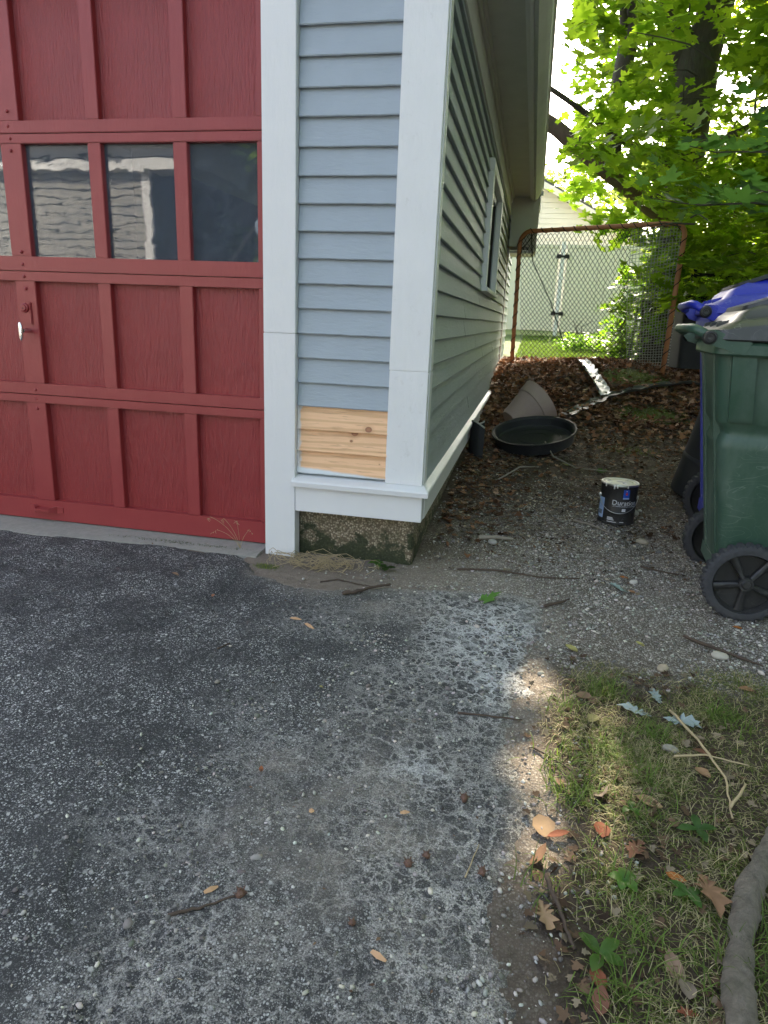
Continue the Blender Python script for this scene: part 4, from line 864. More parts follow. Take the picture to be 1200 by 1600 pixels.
def cart(loc, rz, body, lidm, label, name='wheeled_cart'):
    c = empty(name, loc, label, 'garbage cart', R_(rz), 'wheeled carts in a row along the right')
    W_ = .48; b = B(); rings = []
    def sec(z, t, ins=0, notch=0):
        x0 = .135 * (1 - t) - .0 + ins; x1 = .60 - .06 * (1 - t) - ins; y0 = .035 * (1 - t) + .012 + ins; y1 = W_ - y0
        return rrect(x0, x1, y0, y1, z, .045)
    for z, ins in ((.105, .02), (.12, 0), (.20, 0), (.30, 0), (.45, 0), (.60, 0), (.62, 0), (.645, .010), (.655, .014), (.672, .012), (.69, .002), (.70, -.002), (.80, -.002), (.90, -.003), (.935, -.004)):
        rings.append(sec(z, (z - .1) / .84, ins))
    b.loft(rings)
    # stiffening ribs down the back face, stepped shoulder below the rim
    for y0, y1 in ((.10, .16), (.32, .38)): b.loft([[(x - .012, y0 + .008, z), (x - .012, y1 - .008, z), (x + .03, y1, z), (x + .03, y0, z)] for z, x in ((.16, .133), (.93, .005))])
    b.loft([[(x + .035, -0.0 + d, z), (x + .11, -0.0 + d, z), (x + .11, .03 + d, z), (x + .035, .03 + d, z)] for z, x, d in ((.70, .028, .012), (.72, .026, -.002), (.93, .004, -.004))])
    b.loft([[(x + .035, W_ - .03 - d, z), (x + .11, W_ - .03 - d, z), (x + .11, W_ - d, z), (x + .035, W_ - d, z)] for z, x, d in ((.70, .028, .012), (.72, .026, -.002), (.93, .004, -.004))])
    b.done('body', body, c, autosmooth=35)
    # rim band with cheeks rising to the hinge
    b = B(); b.loft([rrect(-.015, .63, -.012, W_ + .012, .925, .05), rrect(-.02, .64, -.02, W_ + .02, .932, .05), rrect(-.02, .64, -.02, W_ + .02, .962, .05), rrect(-.015, .635, -.012, W_ + .012, .972, .05)])
    for y in (-.022, W_ - .006):
        b.loft([[(.07, yy, .930), (-.05, yy, .962), (-.07, yy, .985), (-.06, yy, 1.008), (-.03, yy, 1.01), (.03, yy, .985), (.09, yy, .972)] for yy in (y, y + .028)])
    b.done('rim', body, c, autosmooth=35)
    # handle bar across the back
    hb = B().tube([(-.05, -.018, .99), (-.085, .01, 1.008), (-.098, .05, 1.012), (-.098, W_ - .05, 1.012), (-.085, W_ - .01, 1.008), (-.05, W_ + .018, .99)], .016, 12)
    hb.done('handle', body, c, smooth=True)
    for y, s in ((-.022, -1), (W_ + .022, 1)):
        kb = B(); kb.lathe([(.0, .012 * s), (.008, .013 * s), (.009, .008 * s), (.014, .008 * s), (.016, .014 * s), (.020, .013 * s), (.023, .006 * s), (.024, -.004 * s)], 24, (-.045, y, .984), 'Y')
        kb.done('hinge_pin', M['black'], c, autosmooth=35)
    # lid: skirted, crowned, with raised panels
    b = B(); zz = .975
    b.loft([rrect(-.025, .655, -.025, W_ + .025, zz, .05), rrect(-.03, .66, -.03, W_ + .03, zz + .005, .05), rrect(-.025, .655, -.024, W_ + .024, zz + .035, .05), rrect(-.005, .64, -.008, W_ + .008, zz + .048, .05),
            rrect(.02, .61, .02, W_ - .02, zz + .055, .04), rrect(.035, .6, .035, W_ - .035, zz + .075, .04), rrect(.07, .57, .06, W_ - .06, zz + .090, .04), rrect(.15, .45, .14, W_ - .14, zz + .098, .04)])
    dome(b); b.done('lid', lidm, c, autosmooth=30)
    b = B()
    b.loft([rrect(.055, .27, .055, W_ - .055, zz + .082, .03), rrect(.06, .265, .062, W_ - .062, zz + .098, .03)]); b.loft([rrect(.30, .58, .055, W_ - .055, zz + .082, .03), rrect(.305, .575, .062, W_ - .062, zz + .108, .03)])
    dome(b); lp = b.done('raised_panel', lidm if body != M['blue'] else M['deep'], c, autosmooth=30)
    # ridge ribs and rolled handle pocket along the hinge side
    b = B()
    for y in (.10, .24, .38): b.box(-.012, .05, y - .010, y + .010, zz + .042, zz + .060, .003)
    b.loft([[(.275, .03, zz + .06), (.295, .03, zz + .06), (.292, .03, zz + .118), (.278, .03, zz + .118)], [(.275, W_ - .03, zz + .06), (.295, W_ - .03, zz + .06), (.292, W_ - .03, zz + .118), (.278, W_ - .03, zz + .118)]])
    dome(b); b.done('lid_rib', lidm, c, autosmooth=35)
    B().tube([(.205, -.05, .138), (.205, W_ + .05, .138)], .010, 10).done('axle', M['black'], c, smooth=True)
    B().box(.12, .30, .07, W_ - .07, .10, .17, .01).done('wheel_bracket', body, c)
    wheel(c, -.035); wheel(c, W_ + .035, side=1)
    return c
cart((.632, 2.545, .0), -4.6, M['green'], M['lid_dark'], 'dark green wheeled cart with charcoal lid, nearest in the row at the right')
c2 = cart((.745, 3.17, .025), -5, M['blue'], M['blue'], 'blue wheeled cart with blue lid just behind the green cart'); c2.scale = (1, 1, 1.075)
# dark bin tipped over against the blue cart
LB = empty('tilted_bin', (1.04, 4.05, .08), 'dark grey plastic bin leaning on its side rim behind the blue cart', 'bin')
b = B(); mt = Matrix.Rotation(R_(14), 4, 'Y') @ Matrix.Rotation(R_(4), 4, 'X')
b.lathe([(.0, 0), (.175, 0), (.185, .01), (.20, .3), (.225, .70), (.24, .72), (.24, .745), (.222, .745), (.2, .4), (.17, .04)], 36); b.xf(mt)
b.done('body', M['deep'], LB, autosmooth=35)
for pr in ([(.19, .2), (.198, .2), (.20, .22), (.195, .23)], [(.225, .66), (.234, .66), (.236, .69), (.228, .69)]):
    b = B(); b.lathe(pr, 36); b.xf(mt); b.done('hoop', M['deep'], LB, autosmooth=35)
# black lidded bin behind the goal
BB = empty('black_bin', (1.75, 8.05, .62), 'square black lidded bin with fallen leaves on its lid, behind the goal post', 'bin', R_(8))
b = B(); b.loft([rrect(-.25, .33, -.25, .25, 0, .05), rrect(-.28, .36, -.28, .28, .55, .05), rrect(-.30, .38, -.30, .30, .66, .05)]); b.done('body', M['deep'], BB, autosmooth=35)
b = B(); b.loft([rrect(-.32, .40, -.32, .32, .66, .05), rrect(-.33, .41, -.33, .33, .70, .06), rrect(-.27, .37, -.28, .28, .75, .06), rrect(-.1, .3, -.15, .15, .765, .05)]); b.done('lid', M['deep'], BB, autosmooth=35)
B().box(-.20, -.02, -.305, -.27, .50, .64, .012).box(-.18, -.04, -.312, -.30, .52, .62, .01).done('handle', M['black'], BB, autosmooth=35)

# ------------------------------------------------------------------ paint can
CX, CY, CZ, CR, CH = .505, 3.50, .052, .090, .205
CZ = float(gz(np.array(CX), np.array(CY))) + .003
PC = empty('paint_can', (CX, CY, CZ), 'black metal paint can with cream-smeared lid reading Duration, standing on bare soil', 'paint can', R_(-4))
B().lathe([(0, .004), (CR - .004, .004), (CR, 0), (CR + .0015, .002), (CR + .0015, .006), (CR - .001, .009), (CR - .001, .06), (CR - .0002, .062), (CR - .001, .064), (CR - .001, CH - .022), (CR - .0005, CH - .02), (CR - .0005, CH - .010), (CR + .001, CH - .008)], 56).done('body', M['black'], PC, autosmooth=30)
B().lathe([(CR - .003, CH - .012), (CR + .0025, CH - .010), (CR + .0035, CH - .004), (CR + .001, CH), (CR - .006, CH), (CR - .009, CH - .005), (CR - .012, CH - .007)], 56).done('rim', M['zinc'], PC, autosmooth=60)
lidp = NB('paint_smeared_lid', .35); _s = lidp.ramp(lidp.noise(26, 4), [(.42, 0), (.5, 1)]); lidp.col(lidp.mix(_s, (.42, .42, .40), (.66, .66, .52))); lidp.bump(lidp.noise(60, 3), .4, .002)
B().lathe([(CR - .012, CH - .007), (CR - .016, CH - .001), (CR - .026, CH - .001), (CR - .030, CH - .006), (.04, CH - .005), (0, CH - .005)], 48).done('lid', lidp.m, PC, autosmooth=50)
b = B()
for a, l_ in ((-1.9, .03), (-1.75, .018), (-1.2, .012), (-2.4, .016)):
    b.tube([((CR + .003) * math.cos(a), (CR + .003) * math.sin(a), CH - .002), ((CR + .003) * math.cos(a), (CR + .003) * math.sin(a), CH - .008 - l_ * .5)], [.003, .004], 7)
b.tube([(.01, -.03, CH - .003), (.016, -.045, CH), (.03, -.05, CH - .003)], .004, 5).done('paint_drip', M['wht'], PC, smooth=True)
def on_can(name, rects, m, r=.0006):
    b = B()
    for a0, a1, z0, z1 in rects:
        n = max(2, int((a1 - a0) / .08)); b.loft([[((CR + q) * math.cos(a), (CR + q) * math.sin(a), z) for q, z in ((-.0004, z0), (r, z0), (r, z1), (-.0004, z1))] for a in np.linspace(a0, a1, n + 1)])
    return b.done(name, m, PC)
A0 = -math.pi / 2 + .08
M['ink'] = simple('white_print', (.62, .64, .68), .5); M['logo'] = simple('logo_blue', (.02, .09, .50), .4); M['logo_r'] = simple('logo_red', (.55, .05, .05), .4); M['lblue'] = simple('pale_blue_label', (.30, .42, .66), .5)
lg = on_can('logo', [(A0 + .10, A0 + .44, CH * .69, CH * .885)], M['logo'])
on_can('logo', [(A0 + .10, A0 + .44, CH * .655, CH * .689)], M['lblue'], .0008); on_can('emblem', [(A0 + .22, A0 + .33, CH * .76, CH * .81), (A0 + .25, A0 + .30, CH * .812, CH * .83)], M['logo_r'], .0012); on_can('emblem', [(A0 + .24, A0 + .30, CH * .845, CH * .865)], M['ink'], .0012)
def can_text(txt, size, ac, z, m, name='lettering'):
    cu = bpy.data.curves.new('t', 'FONT'); cu.body = txt; cu.size = size; cu.align_x = 'CENTER'; cu.extrude = .0004; cu.resolution_u = 3
    to = bpy.data.objects.new('t', cu); COL.objects.link(to); dg = bpy.context.evaluated_depsgraph_get(); me = bpy.data.meshes.new_from_object(to.evaluated_get(dg)); bpy.data.objects.remove(to); bpy.data.curves.remove(cu)
    for v in me.vertices:
        a = ac + v.co.x / CR; rr = CR + .0006 + max(0, v.co.z); h = v.co.y; v.co = (rr * math.cos(a), rr * math.sin(a), z + h)
    me.name = name; me.materials.clear(); return link(name, me, m, PC)
can_text('Duration', .035, A0 + .26, CH * .50, M['ink'])
can_text('EXTERIOR ACRYLIC COATING', .0085, A0 + .26, CH * .455, M['ink'])
on_can('small_print', [(A0 + .12, A0 + .32, CH * .34, CH * .41)], M['ink'])
on_can('small_print', [(A0 - .62, A0 - .62 + w, CH * z, CH * (z + .018)) for w, z in ((.3, .16), (.34, .132), (.38, .104))] + [(A0 - .62, A0 - .1, CH * .055, CH * .07), (A0 + .08, A0 + .30, CH * .065, CH * .08)], M['ink'])
on_can('side_label', [(A0 - 1.38, A0 - .93, CH * .12, CH * .62)], M['lblue'], .0009)
on_can('side_label', [(A0 - 1.33, A0 - 1.02, CH * .2, CH * .31)], simple('barcode_grey', (.12, .15, .2)), .0014)
hd = [((CR + .004) * math.cos(a), (CR + .004) * math.sin(a) - .012 * math.sin((a - (-2.95)) / 2.75 * math.pi), CH * .66 - .072 * math.sin((a + 2.95) / 2.75 * math.pi) ** .8 if 0 < (a + 2.95) / 2.75 < 1 else CH * .66) for a in np.linspace(-2.949, -.201, 26)]
B().tube(hd, .0016, 6).done('bail_handle', M['zinc'], PC, smooth=True)
b = B()
for a in (-2.95, -.2): b.tube([((CR - .002) * math.cos(a), (CR - .002) * math.sin(a), CH * .66), ((CR + .007) * math.cos(a), (CR + .007) * math.sin(a), CH * .66)], [.010, .007], 10)
b.done('handle_ear', M['zinc'], PC, autosmooth=40)

# ------------------------------------------------------------------ pots, tray, edging, scrap metal
def gza(x, y): return float(gz(np.array(float(x)), np.array(float(y))))
PT = empty('plant_pot', (.0, 5.45, gza(-.0, 5.45) + .06), 'taupe plastic plant pot tipped over behind the black tray', 'plant pot')
b = B(); b.lathe([(0, 0), (.10, 0), (.107, .010), (.158, .20), (.161, .204), (.168, .206), (.188, .285), (.192, .295), (.184, .295), (.15, .19), (.095, .018), (0, .016)], 44); b.xf(Matrix.Translation((-.10, -.12, .02)) @ Vector((.72, .40, .56)).to_track_quat('Z', 'Y').to_matrix().to_4x4())
b.done('body', M['pot'], PT, autosmooth=25)
TY = empty('round_tray', (.085, 4.98, gza(.085, 4.98) + .01), 'wide black plastic saucer lying tilted in front of the taupe pot', 'tray')
TM = Matrix.Translation((0, 0, .04)) @ Euler((R_(12), R_(-7), 0)).to_matrix().to_4x4()
b = B(); b.lathe([(0, .02), (.25, .02), (.266, .03), (.275, .075), (.288, .088), (.303, .088), (.303, .080), (.288, .075), (.275, 0), (0, -.005)], 56); b.xf(TM)
b.done('body', M['deep'], TY, autosmooth=30)
b = B(); b.lathe([(.1, .0225), (.104, .026), (.108, .0225)], 40).lathe([(.18, .0225), (.185, .027), (.19, .0225)], 40); b.xf(TM); b.done('ring', M['deep'], TY, smooth=True)
ED = empty('lawn_edging', (-.29, 4.75, gza(-.29, 4.75)), 'curled strip of black plastic edging lying against the garage side', 'edging')
b = B(); rr = []
for k in range(22):
    a = R_(100 + 175 * k / 21); x = .02 + .13 * math.cos(a) * .75; y = .33 * math.sin(a) * .55; h = .02
    rr.append([(x, y, -.02), (x + .004, y, .20 + .03 * math.sin(a * 2)), (x + .009, y, .20 + .03 * math.sin(a * 2)), (x + .005, y, -.02)])
b.loft(rr); b.done('strip', M['deep'], ED, autosmooth=40)
B().tube([(r[1][0] + .003, r[1][1], r[1][2]) for r in rr], .006, 8).done('bead', M['net_light'], ED, smooth=True)
def strip(name, label, cat, pts, w, h, m, wav=.01, group=None):
    c = Vector(pts[0]); t = empty(name, c, label, cat, 0, group); P = [Vector(p) for p in pts]; n = 46; rr = []
    for k in range(n + 1):
        u = k / n * (len(P) - 1); i = min(int(u), len(P) - 2); f = u - i; p = P[i].lerp(P[i + 1], f)
        p0 = P[max(i - 1, 0)]; d = (P[min(i + 1, len(P) - 1)] - P[i]).normalized(); s = Vector((0, 0, 1)).cross(d).normalized()
        p = p - c; wq = w * (1 + .15 * math.sin(k * 1.1)); zq = wav * math.sin(k * .9) * random.uniform(.5, 1)
        rr.append([p - s * wq + Vector((0, 0, h + zq)), p - s * wq * .55 + Vector((0, 0, .012 + zq * .5)), p + s * wq * .55 + Vector((0, 0, .012 - zq * .5)), p + s * wq + Vector((0, 0, h * .9 - zq)), p + s * wq * .6 + Vector((0, 0, .006 - zq * .5)), p - s * wq * .6 + Vector((0, 0, .006 + zq * .5))])
    b = B(); b.loft(rr); return b.done('sheet', m, t, autosmooth=35)
def gp3(x, y, dz=.015): return (x, y, gza(x, y) + dz)
strip('metal_downspout', 'crushed silver aluminium downspout lying on the brown leaf pile', 'downspout', [gp3(.54, 7.75, .05), gp3(.60, 7.3, .04), gp3(.66, 6.9, .04), gp3(.70, 6.55, .04)], .055, .035, M['alu'], .014)
strip('landscape_edging', 'long flattened dark edging strip crossing the soil between moss patches', 'edging', [gp3(.36, 5.95, .02), gp3(.56, 6.3, .02), gp3(.74, 6.55, .03), gp3(1.08, 6.82, .03), gp3(1.45, 7.15, .03), gp3(1.95, 7.5, .03)], .062, .03, simple('weathered_rubber', (.065, .07, .062), .6, 0, .8, 25, .4), .012)

# ------------------------------------------------------------------ scattered ground matter (uncountable)
def on_ground(x, y, asph=True):
    z = gz(x, y) + rough_z(x, y)
    if asph: z = np.where(cover(x, y), .006, z)
    return z
ICO_V = []; _b = bmesh.new(); bmesh.ops.create_icosphere(_b, subdivisions=1, radius=1); ICO_V = np.array([v.co[:] for v in _b.verts]); ICO_F = np.array([[v.index for v in f.verts] for f in _b.faces]); _b.free()
def accept(n, lo, hi, dens):
    out = np.zeros((0, 2))
    while len(out) < n:
        p = rng.uniform(lo, hi, (n * 2, 2)); d = dens(p[:, 0], p[:, 1]); out = np.concatenate([out, p[rng.random(len(p)) < d]])
    return out[:n]
def inwall(x, y): return (x < -.40) & (y > 2.64)
def gravd(x, y):
    d = sst(1.8, 2.2, y + .35 * (fbm(x * 3, y * 3, 3, 21) - .5)) * sst(4.4, 3.0, y) * sst(-.35, .15, x) * (.25 + 1.2 * sst(.4, .65, fbm(x * 7, y * 7, 3, 77)))
    d = np.maximum(d, .30 * np.exp(-((x - edge_x(y)) / .06) ** 2)); d = np.maximum(d, .34 * sst(.42, .62, fbm(x * 9, y * 9, 3, 78)) * (x < .3) * sst(-.95, -.4, x))
    return np.clip(d, 0, 1) * ~inwall(x, y)
p = accept(26000, (-1.0, .6), (1.5, 4.3), gravd); n = len(p); s = .0012 + .0045 * rng.random(n) ** 3.2; s[:160] = rng.uniform(.006, .012, 160)
tone = (.14 + .58 * rng.random((n, 1)) ** 1.4) * np.array([[1, .95, .86]]) * rng.uniform(.92, 1.08, (n, 3))
jit = ICO_V * rng.uniform(.8, 1.2, ICO_V.shape)
v, f, c = scatter(jit, ICO_F, np.c_[p, on_ground(p[:, 0], p[:, 1]) + s * .25], rotm(rng.uniform(0, 6.3, n), rng.uniform(0, .5, n), rng.uniform(0, 6.3, n)), s[:, None] * np.c_[rng.uniform(.9, 1.5, n), rng.uniform(.7, 1.1, n), rng.uniform(.4, .8, n)], tone)
npmesh('gravel', v, f, M['stone'], col=c, kind='stuff')
# chips of broken leaf, bark and needle on the soil of the passage
def debd(x, y): return sst(2.55, 3.1, y) * (.25 + .75 * sst(.35, .6, fbm(x * 5, y * 5, 3, 90))) * (x > -.36) * np.clip(1.2 - .9 * mossf(x, y), .1, 1)
p = accept(15000, (-.4, 2.5), (1.6, 6.6), debd); n = len(p); ln = rng.uniform(.006, .03, n)
dead = np.array([(.22, .14, .09), (.12, .075, .05), (.36, .29, .20), (.50, .45, .36), (.05, .035, .025)])
v, f, c = scatter(DIA[0], DIA[1], np.c_[p, on_ground(p[:, 0], p[:, 1]) + .003], rotm(rng.uniform(0, 6.3, n), rng.normal(0, .35, n), rng.uniform(0, 6.3, n)), np.c_[ln * rng.uniform(.2, 1.1, n), ln, ln], dead[rng.integers(0, 5, n)] * rng.uniform(.6, 1.2, (n, 1)))
npmesh('leaf_debris', v, f, M['litter'], col=c, kind='stuff')
sg = []
p = accept(2200, (-.36, 2.55), (1.5, 6.5), debd)
for x, y in p:
    a = random.uniform(0, 6.3); L = random.uniform(.01, .055); x2, y2 = x + math.cos(a) * L, y + math.sin(a) * L
    sg.append([(x, y, gza(x, y) + .006), (x2, y2, gza(x2, y2) + random.uniform(.003, .014))])
v, f = strands(np.array(sg), .0011); npmesh('twig_debris', v, f, M['twig_grey'], kind='stuff')
# crumbs on the asphalt, leaf bits between the grass
p = accept(420, (-1.9, .6), (.75, 2.55), lambda x, y: np.clip(.12 + .9 * sst(-.5, .15, x), 0, 1) * sst(.1, .35, fbm(x * 8, y * 8, 3, 97))); n = len(p); ln = rng.uniform(.003, .012, n)
v, f, c = scatter(DIA[0], DIA[1], np.c_[p, on_ground(p[:, 0], p[:, 1]) + .004], rotm(rng.uniform(0, 6.3, n), rng.normal(0, .3, n), rng.uniform(0, 6.3, n)), np.c_[ln * rng.uniform(.2, 1, n), ln, ln], dead[rng.integers(0, 5, n)] * rng.uniform(.7, 1.2, (n, 1)))
npmesh('crumbs', v, f, M['litter'], col=c, kind='stuff')
p = accept(900, (.08, .55), (1.1, 2.0), lambda x, y: .15 + .85 * sst(.45, .6, fbm(x * 9, y * 9, 3, 98))); n = len(p); ln = rng.uniform(.006, .026, n)
v, f, c = scatter(MAPLE_S[0], MAPLE_S[1], np.c_[p, on_ground(p[:, 0], p[:, 1]) + .006], rotm(rng.uniform(0, 6.3, n), rng.normal(0, .5, n), rng.uniform(0, 6.3, n)), ln, dead[rng.integers(0, 3, n)] * rng.uniform(.3, 1.1, (n, 1)))
npmesh('leaf_bits', v, f, M['litter'], col=c, kind='stuff')
# brown leaf pile at the end of the passage
def piled(x, y): return sst(5.0, 6.1, y + .9 * (.1 - x) * (x < .5) + 1.1 * (fbm(x * 2, y * 2, 3, 95) - .5)) * sst(9.3, 8.9, y) * (x > -.37) * np.clip(1.25 - 1.3 * mossf(x, y), .04, 1)
p = accept(13000, (-.38, 4.6), (3.2, 9.3), piled); n = len(p); s = rng.uniform(.028, .062, n)
br = np.array([(.24, .115, .06), (.14, .07, .04), (.34, .18, .10), (.42, .27, .18), (.08, .042, .025)])
T = MAPLE_S[0].copy(); T[:, 2] = .35 * np.abs(T[:, 0]) + .25 * (T[:, 1] - .3) ** 2
v, f, c = scatter(T, MAPLE_S[1], np.c_[p, on_ground(p[:, 0], p[:, 1]) + rng.uniform(0, .035, n)], rotm(rng.uniform(0, 6.3, n), rng.normal(0, .6, n), rng.uniform(0, 6.3, n)), s, br[rng.integers(0, 5, n)] * rng.uniform(.6, 1.25, (n, 1)))
npmesh('leaf_pile', v, f, M['litter'], col=c, kind='stuff')
# sparse dead leaves nearer, along the foundation
p = accept(2600, (-.37, 2.7), (1.6, 6.0), lambda x, y: np.clip(.10 * sst(3.0, 3.6, y) + .9 * sst(.25, -.3, x - .12 * (y - 4)) * sst(2.7, 3.4, y) + .35 * sst(4.2, 5.2, y), 0, 1)); n = len(p); s = rng.uniform(.014, .042, n)
v, f, c = scatter(T, MAPLE_S[1], np.c_[p, on_ground(p[:, 0], p[:, 1]) + .006], rotm(rng.uniform(0, 6.3, n), rng.normal(0, .4, n), rng.uniform(0, 6.3, n)), s, br[rng.integers(0, 5, n)] * rng.uniform(.35, 1.1, (n, 1)))
npmesh('scattered_dead_leaves', v, f, M['litter'], col=c, kind='stuff')
# grass blades
def blades(p, L, w, lean, cols, curl=.5, seg=4, z=None):
    n = len(p); a = rng.uniform(0, 2 * np.pi, n); ln = np.asarray(lean) * np.ones(n); d = np.stack([np.cos(a), np.sin(a)], -1); side = np.stack([-np.sin(a), np.cos(a)], -1)
    z0 = on_ground(p[:, 0], p[:, 1]) if z is None else z; V = []; ang = np.pi / 2 - ln; x = np.zeros(n); h = np.zeros(n); bend = curl * rng.uniform(.3, 1.6, n); tw_ = rng.normal(0, .35, n); off = np.zeros((n, 2))
    for k in range(seg + 1):
        ww = w * (1 - k / seg) ** .7 * .5 + .0001
        for s_ in (1, -1): V.append(np.c_[p + off + side * (s_ * ww)[:, None] if hasattr(ww, '__len__') else p + off + side * s_ * ww, z0 + np.maximum(h, -.002)])
        st = L / seg; h = h + st * np.sin(ang); off = off + d * (st * np.cos(ang))[:, None] + side * (st * tw_ * k / seg)[:, None]; ang = ang - bend / seg * 2
        h = np.maximum(h, .003)
    V = np.stack(V, 1).reshape(-1, 3); m = (seg + 1) * 2
    F = np.array([(2 * k, 2 * k + 1, 2 * k + 3, 2 * k + 2) for k in range(seg)])[None] + (np.arange(n) * m)[:, None, None]
    return V, F.reshape(-1, 4), np.repeat(cols, m, 0)
def grassd(x, y):
    e = x - edge_x(y) - .02
    d = sst(0, .22, e) * sst(2.0, 1.75, y + .2 * (fbm(x * 5, y * 5, 2, 12) - .5) - .1 * (x > .55)) * (.30 + .8 * sst(.40, .60, fbm(x * 7.5 + 3, y * 7.5, 3, 13)))
    d *= 1 - .75 * np.exp(-((x - .30) / .08) ** 2 - ((y - 1.18) / .08) ** 2) - .25 * np.exp(-((x - .14) / .07) ** 2 - ((y - 1.0) / .2) ** 2)
    d *= 1 - .5 * sst(1.15, .95, y) * sst(.36, .22, x)
    return np.clip(d, 0, 1)
p = accept(64000, (.06, .55), (1.5, 2.05), grassd); n = len(p); t = rng.random((n, 1)) < (.45 + .4 * (fbm(p[:, 0] * 6, p[:, 1] * 6, 2, 15) - .5))[:, None]
cg = np.where(t, np.array([[.50, .44, .27]]) * rng.uniform(.5, 1.25, (n, 1)), np.array([[.13, .19, .045]]) * rng.uniform(.5, 1.5, (n, 1)) + np.array([[.03, .01, 0]]) * rng.random((n, 1)))
v, f, c = blades(p, rng.uniform(.012, .042, n) * np.where(t[:, 0], 1.25, 1), .0015, rng.uniform(.45, 1.4, n), cg, 1.0)
npmesh('grass', v, f, M['grass'], col=c, kind='stuff')
# coarser fresh tufts
cs = [(.17, 1.33, 90), (.23, 1.35, 50), (.155, 1.45, 40), (.30, 1.80, 90), (.19, 1.70, 50), (.115, 1.055, 26), (.25, 1.10, 40), (.40, 1.62, 90), (.27, 1.50, 120), (.36, 1.42, 60), (.28, .97, 60), (.42, .95, 70), (.52, 1.05, 90), (.22, .86, 60), (.33, 1.28, 40), (.6, 1.75, 120)]
pp = np.concatenate([np.c_[rng.normal(x, .028, k), rng.normal(y, .028, k)] for x, y, k in cs]); n = len(pp)
v, f, c = blades(pp, rng.uniform(.035, .08, n), .0026, rng.uniform(.15, .9, n), np.array([[.14, .21, .05]]) * rng.uniform(.6, 1.4, (n, 1)), .8, 5)
npmesh('grass_tufts', v, f, M['grass'], col=c, kind='stuff')
# moss cushions
mp = lambda x, y: np.clip(mossf(x, y) * 1.5 - .45 + .8 * (fbm(x * 9, y * 9, 3, 16) - .5), 0, 1) * ~((x < -.3) & (y > 2.64))
p = accept(22000, (-1.2, .6), (2.2, 8.2), mp); n = len(p)
v, f, c = blades(p, rng.uniform(.004, .012, n) * (1 + .8 * (p[:, 1] > 4)), .003 * 1.0, rng.uniform(.0, .9, n), np.array([[.13, .17, .025]]) * rng.uniform(.5, 1.5, (n, 1)), .3, 2)
npmesh('moss', v, f, M['grass'], col=c, kind='stuff')
# lawn beyond
p = accept(26000, (-1.6, 9.3), (3.2, 16.8), lambda x, y: sst(9.2, 9.9, y) * (1.0 - .7 * sst(11, 16, y)) * (x > -.2 + 0 * x)); n = len(p)
v, f, c = blades(p, rng.uniform(.03, .08, n), .009, rng.uniform(.1, .8, n), np.array([[.12, .20, .03]]) * rng.uniform(.6, 1.4, (n, 1)), .5, 2)
npmesh('lawn_grass', v, f, M['grass'], col=c, kind='stuff')
# weeds, dry grass beside the post
sg = []
for k in range(70):
    a = random.uniform(0, 6.3); cx, cy = random.gauss(-.79, .06), random.gauss(2.52, .03); r = random.uniform(.04, .16); pz = None
    for q in range(7):
        t = a + q * .32; P = (cx + r * math.cos(t), cy + r * .45 * math.sin(t), .008 + .03 * math.sin(q / 6 * math.pi) * random.uniform(.3, 1.4))
        if pz: sg.append([pz, P])
        pz = P
v, f = strands(np.array(sg), .0011); o = npmesh('dry_grass_tuft', v, f, M['straw']); o['label'] = 'tangle of dry grass stems at the foot of the grey concrete foundation'; o['category'] = 'dry grass'
sg = []
for a, L in ((2.2, .17), (1.9, .14), (1.6, .12), (1.2, .10), (2.5, .12)):
    pz = Vector((-1.16, 2.60, .01)); d = Vector((math.cos(a) * .6, -.1, 1)).normalized()
    for q in range(9): P = pz + d * L / 8; d = (d + Vector((math.cos(a) * .09, 0, -.09))).normalized(); sg.append([tuple(pz), tuple(P)]); pz = P
    for q in range(6): sg.append([tuple(pz), tuple(pz + Vector((random.uniform(-.014, .014), 0, random.uniform(-.012, .006))))]); pz = pz + Vector((math.cos(a) * .006, 0, -.003))
v, f = strands(np.array(sg), .0009); o = npmesh('weed_stalk', v, f, M['straw']); o['label'] = 'thin dry weed stalks rising before the bottom corner of the red door'; o['category'] = 'weed'
p = np.c_[rng.normal(-1.45, .17, 700), rng.normal(2.585, .008, 700)]; v, f, c = blades(p, rng.uniform(.006, .014, 700), .004, rng.uniform(.2, 1.2, 700), np.array([[.09, .12, .05]]) * rng.uniform(.5, 1.3, (700, 1)), .5, 2, z=np.full(700, .008))
npmesh('joint_moss', v, f, M['grass'], col=c, kind='stuff')

